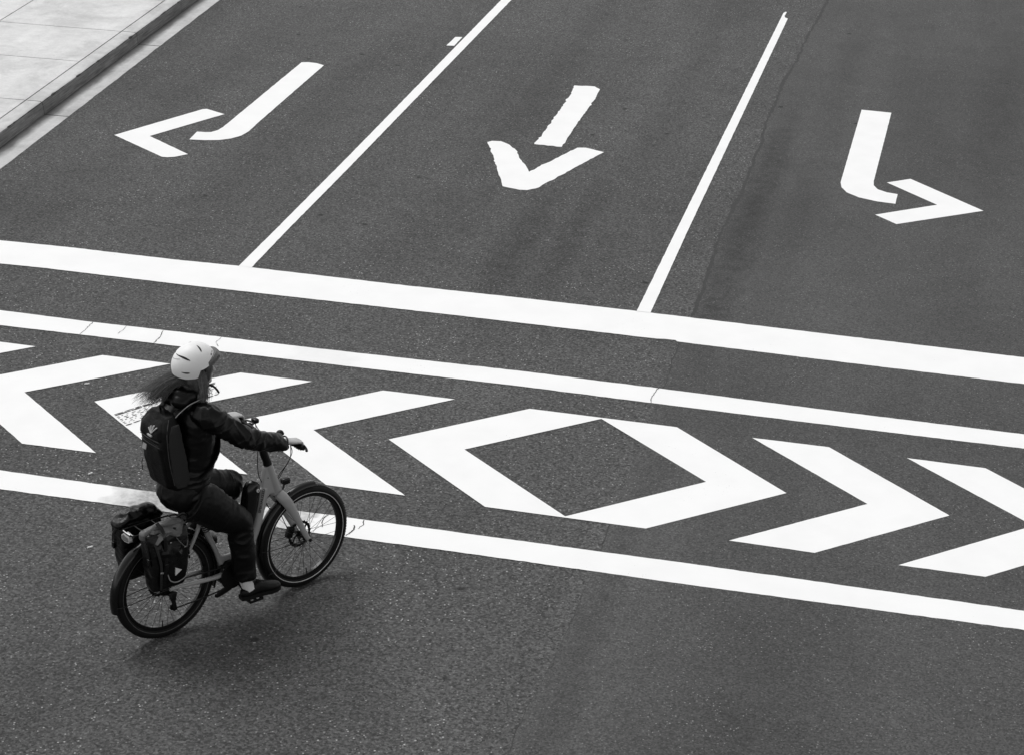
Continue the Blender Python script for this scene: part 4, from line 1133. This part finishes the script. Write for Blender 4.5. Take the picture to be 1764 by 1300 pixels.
def vent(pts, w):
    bm = bmesh.new()
    P = catmull([Vector((a, e, 0)) for a, e in pts], 6); n = len(P)
    rows_t, rows_b = [], []
    for i, p in enumerate(P):
        ww = w*(sin(pi*min(1, max(0, (i+.35)/(n-.3))))**.6)*(.45+.75*i/(n-1))
        q = hpt(p.x, p.y, 1.004)
        t = (hpt(P[min(i+1, n-1)].x, P[min(i+1, n-1)].y)-hpt(P[max(i-1, 0)].x, P[max(i-1, 0)].y)).normalized()
        nr = (q-hel_c).normalized(); sd = t.cross(nr)
        rows_t.append([q-sd*ww-nr*.004, q-sd*ww*.8+nr*.001, q+sd*ww*.8+nr*.001, q+sd*ww-nr*.004])
    add_rings(bm, rows_t)
    wear('vent', bm, M['vent'], hel)
vent([(-86.8, 75), (-85, 63), (-87, 49.5)], .0075)
vent([(-196, 40), (-164, 39), (-146, 36), (-128, 30)], .0085)
vent([(-151, -1.5), (-139, -3), (-128.5, -3)], .0065)
vent([(-37, 37), (-58, 31)], .0065)
vent([(55, 40), (80, 49), (82, 70)], .0075); vent([(100, 28), (125, 34), (150, 38)], .0085)
bm = bmesh.new(); add_tube(bm, [hpt(a, 24+.16*(a-150), 1.002) for a in (150, 158, 166, 174, 182, 190, 198)], .0016, 5, smooth=2)
wear('seam', bm, M['grey_tag'], hel)
bm = bmesh.new()
rows = []
for k in range(15):
    az = -62+124*k/14; f = cos(radians(az)*1.25)
    a = az+math.degrees(YAW)
    p0 = hpt(a, rim_el(az)+9, .99); p1 = hpt(a, rim_el(az)-1, 1.02); fw = HR @ Vector((1, 0, 0))
    p2 = p1+fw*(.032*f)-Vector((0, 0, .002*f)); p3 = p1+fw*(.031*f)-Vector((0, 0, .010+.006*f)); p4 = p1-Vector((0, 0, .010+.004*f))+fw*.008*f
    rows.append([p0, p0+fw*.022*f+Vector((0, 0, .008*f)), p2, p3, p4, p1-fw*.006])
add_rings(bm, rows)
wear('visor', bm, M['visor'], hel)
bm = bmesh.new()
for s in (-1, 1):
    add_tube(bm, [hd((.035, s*.088, .0)), hd((.045, s*.083, -.05)), hd((.055, s*.055, -.105)), hd((.06, s*.02, -.128)), hd((.06, 0, -.13))], [(.009, .002)]*5, 8, smooth=3)
    add_tube(bm, [hd((-.035, s*.088, -.03)), hd((.01, s*.086, -.06)), hd((.05, s*.062, -.10))], [(.008, .002)]*3, 8, smooth=3)
add_box(bm, hd((.062, -.035, -.122)), (.03, .016, .02), HR, bevel=.004)
add_tube(bm, [hd((.066, -.03, -.125)), hd((.095, -.045, -.13)), hd((.118, -.055, -.155)), hd((.128, -.06, -.175))], [(.009, .007)]*4, 8, smooth=3)
wear('chin_strap', bm, M['black'], hel)

# ================================================================== backpack
pb = (.03, 0, 1.03)
bp = on_bike('backpack', pb, 'black rucksack with a white emblem and a small grey tag on the rider\'s back', 'backpack')
def pk(name, bm, m, parent=None, **k): return obj(name, bm, m, parent or bp, base=pb, **k)
LEAN = .155      # the back panel follows the spine
def bpx(z): return -.004-.10*(min(z, 1.45)-1.04)/.41*1.0
bm = bmesh.new()
def pring(z, xb, xf, hw, cr=.045, n=6):
    r = []
    for (cx, cy, a0) in ((xf-cr, hw-cr, 0), (xb+cr, hw-cr, pi/2), (xb+cr, -hw+cr, pi), (xf-cr, -hw+cr, 1.5*pi)):
        for k in range(n+1):
            a = a0+pi/2*k/n; r.append(Vector((cx+cr*cos(a), cy+cr*sin(a), z)))
    return r
add_rings(bm, [pring(1.030, .045, .125, .10, .030), pring(1.050, .018, .135, .130), pring(1.12, -.012, .132, .146), pring(1.25, -.038, .115, .150), pring(1.38, -.052, .090, .148), pring(1.46, -.048, .078, .140), pring(1.510, -.022, .075, .120), pring(1.538, .0, .072, .095, .03)])
pk('main_body', remeshed(bm, .009, 2, folds(.008, 8, 10)), M['pack'])
# upper lid pocket and lower front pocket stand proud of the body
bm = bmesh.new()
add_rings(bm, [pring(1.385, -.058, .03, .108, .03), pring(1.40, -.069, .03, .118, .03), pring(1.46, -.063, .03, .112, .03), pring(1.505, -.030, .03, .094, .03), pring(1.522, -.005, .03, .07, .015)])
lid = pk('lid_pocket', remeshed(bm, .008, 2, folds(.006, 12, 12)), M['pack'])
bm = bmesh.new()
add_rings(bm, [pring(1.055, -.002, .06, .105, .03), pring(1.08, -.016, .06, .118, .03), pring(1.22, -.046, .06, .122, .03), pring(1.345, -.062, .06, .118, .03), pring(1.365, -.056, .06, .11, .03)])
fp_ = pk('front_pocket', remeshed(bm, .008, 2, folds(.006, 10, 10)), M['pack'])
for s in (-1, 1):
    bm = bmesh.new()
    add_rings(bm, [[Vector((x0+w*fx, s*(yy+fy), z)) for fx, fy in ((0, 0), (1, 0), (1, .010), (.55, .020), (0, .014))] for z, x0, w, yy in
                   ((1.065, .035, .085, .128), (1.12, .005, .115, .138), (1.25, -.012, .115, .142), (1.38, -.026, .105, .140), (1.45, -.015, .085, .134), (1.492, .012, .055, .122))])
    pk('side_panel', remeshed(bm, .008, 2), M['pack_mesh'])
bm = bmesh.new()
for s in (-1, 1):
    add_tube(bm, [(.055, s*.070, 1.515), (.135, s*.092, 1.572), (.225, s*.098, 1.592), (.30, s*.10, 1.545), (.345, s*.11, 1.42), (.315, s*.155, 1.24), (.20, s*.178, 1.13), (.13, s*.14, 1.09)], [(.024, .006)]*6+[(.012, .003)]*2, 10, smooth=4, side=(0, 1, 0))
pk('shoulder_strap', bm, M['pack'])
bm = bmesh.new(); add_tube(bm, [(.05, -.095, 1.508), (.085, -.100, 1.540), (.145, -.117, 1.586), (.220, -.122, 1.604)], .0028, 6, smooth=4); pk('strap_highlight', bm, M['grey_tag'])  # pale line put in for the highlight along the strap's edge
bm = bmesh.new(); add_tube(bm, [(.04, -.03, 1.535), (.030, -.02, 1.568), (.030, .02, 1.568), (.04, .03, 1.535)], .007, 8, smooth=4); pk('grab_handle', bm, M['pack'])
bm = bmesh.new()
for pts in ([(.012, -.143, 1.10), (-.020, -.147, 1.25), (-.030, -.145, 1.38), (-.024, -.135, 1.46), (.01, -.105, 1.525)], [(-.066, -.1, 1.392), (-.071, 0, 1.390), (-.066, .1, 1.392)], [(-.060, -.1, 1.352), (-.064, 0, 1.352), (-.060, .1, 1.352)]):
    add_tube(bm, pts, .0026, 5, smooth=4)
pk('zip', bm, M['grey_tag'] if False else simple('zip_tape', .035, .5))
# printed emblem: a fan of three strokes over a small bar
bm = bmesh.new()
def patch(poly, off=.0035):
    """poly in (y, z); the lid pocket's rear face is followed in x"""
    def xr(z): return -.072+max(0, z-1.43)*.25-.003
    a = [bm.verts.new((xr(z)-off, y, z)) for y, z in poly]; b = [bm.verts.new((xr(z)+.006, y, z)) for y, z in poly]
    bm.faces.new(a); bm.faces.new(b); n = len(poly)
    for i in range(n): bm.faces.new((a[i], b[i], b[(i+1) % n], a[(i+1) % n]))
for (ya, za, yb, zb, w0, w1) in ((-.035, 1.435, .000, 1.462, .0015, .0025), (-.035, 1.435, -.020, 1.478, .0018, .003), (-.035, 1.435, -.048, 1.486, .0018, .0034), (-.035, 1.435, -.078, 1.482, .0018, .0034)):
    d = Vector((yb-ya, zb-za)).normalized(); q = Vector((-d.y, d.x))
    patch([(ya-q.x*w0, za-q.y*w0), (yb-q.x*w1, zb-q.y*w1), (yb+q.x*w1, zb+q.y*w1), (ya+q.x*w0, za+q.y*w0)])
patch([(-.040, 1.412), (-.040, 1.421), (.004, 1.421), (.004, 1.412)])
pk('emblem', bm, simple('grey_white_print', .50, .6), lid, smooth=False)
bm = bmesh.new(); add_box(bm, (-.0625, .062, 1.312), (.005, .038, .036), Matrix.Rotation(.25, 3, 'Y')); pk('tag', bm, M['grey_tag'], fp_, smooth=False)
bm = bmesh.new(); add_tube(bm, [(-.042, .122, 1.20), (-.046, .130, 1.17), (-.042, .130, 1.12)], [(.004, .002)]*3, 6); pk('zip_pull', bm, M['black'], fp_)

# ================================================================== camera, sky and sun
cam = bpy.data.cameras.new('camera'); co = bpy.data.objects.new('camera', cam); COL.objects.link(co)
cam.sensor_fit = 'HORIZONTAL'; cam.sensor_width = 36; cam.lens = 36*F_PX/W_PX; cam.clip_end = 2000
c, s = cos(ROLL), sin(ROLL); cp, sp = cos(PITCH), sin(PITCH)
right = Vector((c, -s*sp, -s*cp)); down = Vector((-s, -c*sp, -c*cp)); fwd = Vector((0, cp, -sp))
co.matrix_world = Matrix.Translation((0, 0, H_CAM)) @ Matrix((right, -down, -fwd)).transposed().to_4x4()
sc.camera = co
SUN_AZ, SUN_EL = radians(138), radians(62)      # direction the light comes from, measured from +X
w = bpy.data.worlds.new('World'); sc.world = w; w.use_nodes = True
nt = w.node_tree; nt.nodes.clear()
sky = nt.nodes.new('ShaderNodeTexSky'); sky.sky_type = 'NISHITA'; sky.sun_disc = False
sky.sun_elevation = SUN_EL; sky.sun_rotation = pi/2-SUN_AZ
bw = nt.nodes.new('ShaderNodeRGBToBW'); bg = nt.nodes.new('ShaderNodeBackground'); out = nt.nodes.new('ShaderNodeOutputWorld')
bg.inputs['Strength'].default_value = .136
nt.links.new(sky.outputs[0], bw.inputs[0]); nt.links.new(bw.outputs[0], bg.inputs[0]); nt.links.new(bg.outputs[0], out.inputs[0])
sl = bpy.data.lights.new('sun', 'SUN'); sl.energy = 1.05; sl.angle = radians(38); sl.color = (1, 1, 1)
so = bpy.data.objects.new('sun', sl); COL.objects.link(so)
so.rotation_euler = Vector((-cos(SUN_EL)*cos(SUN_AZ), -cos(SUN_EL)*sin(SUN_AZ), -sin(SUN_EL))).to_track_quat('-Z', 'Y').to_euler()
sc.view_settings.view_transform = 'Standard'; sc.view_settings.look = 'None'; sc.view_settings.exposure = 0.65; sc.view_settings.gamma = 1
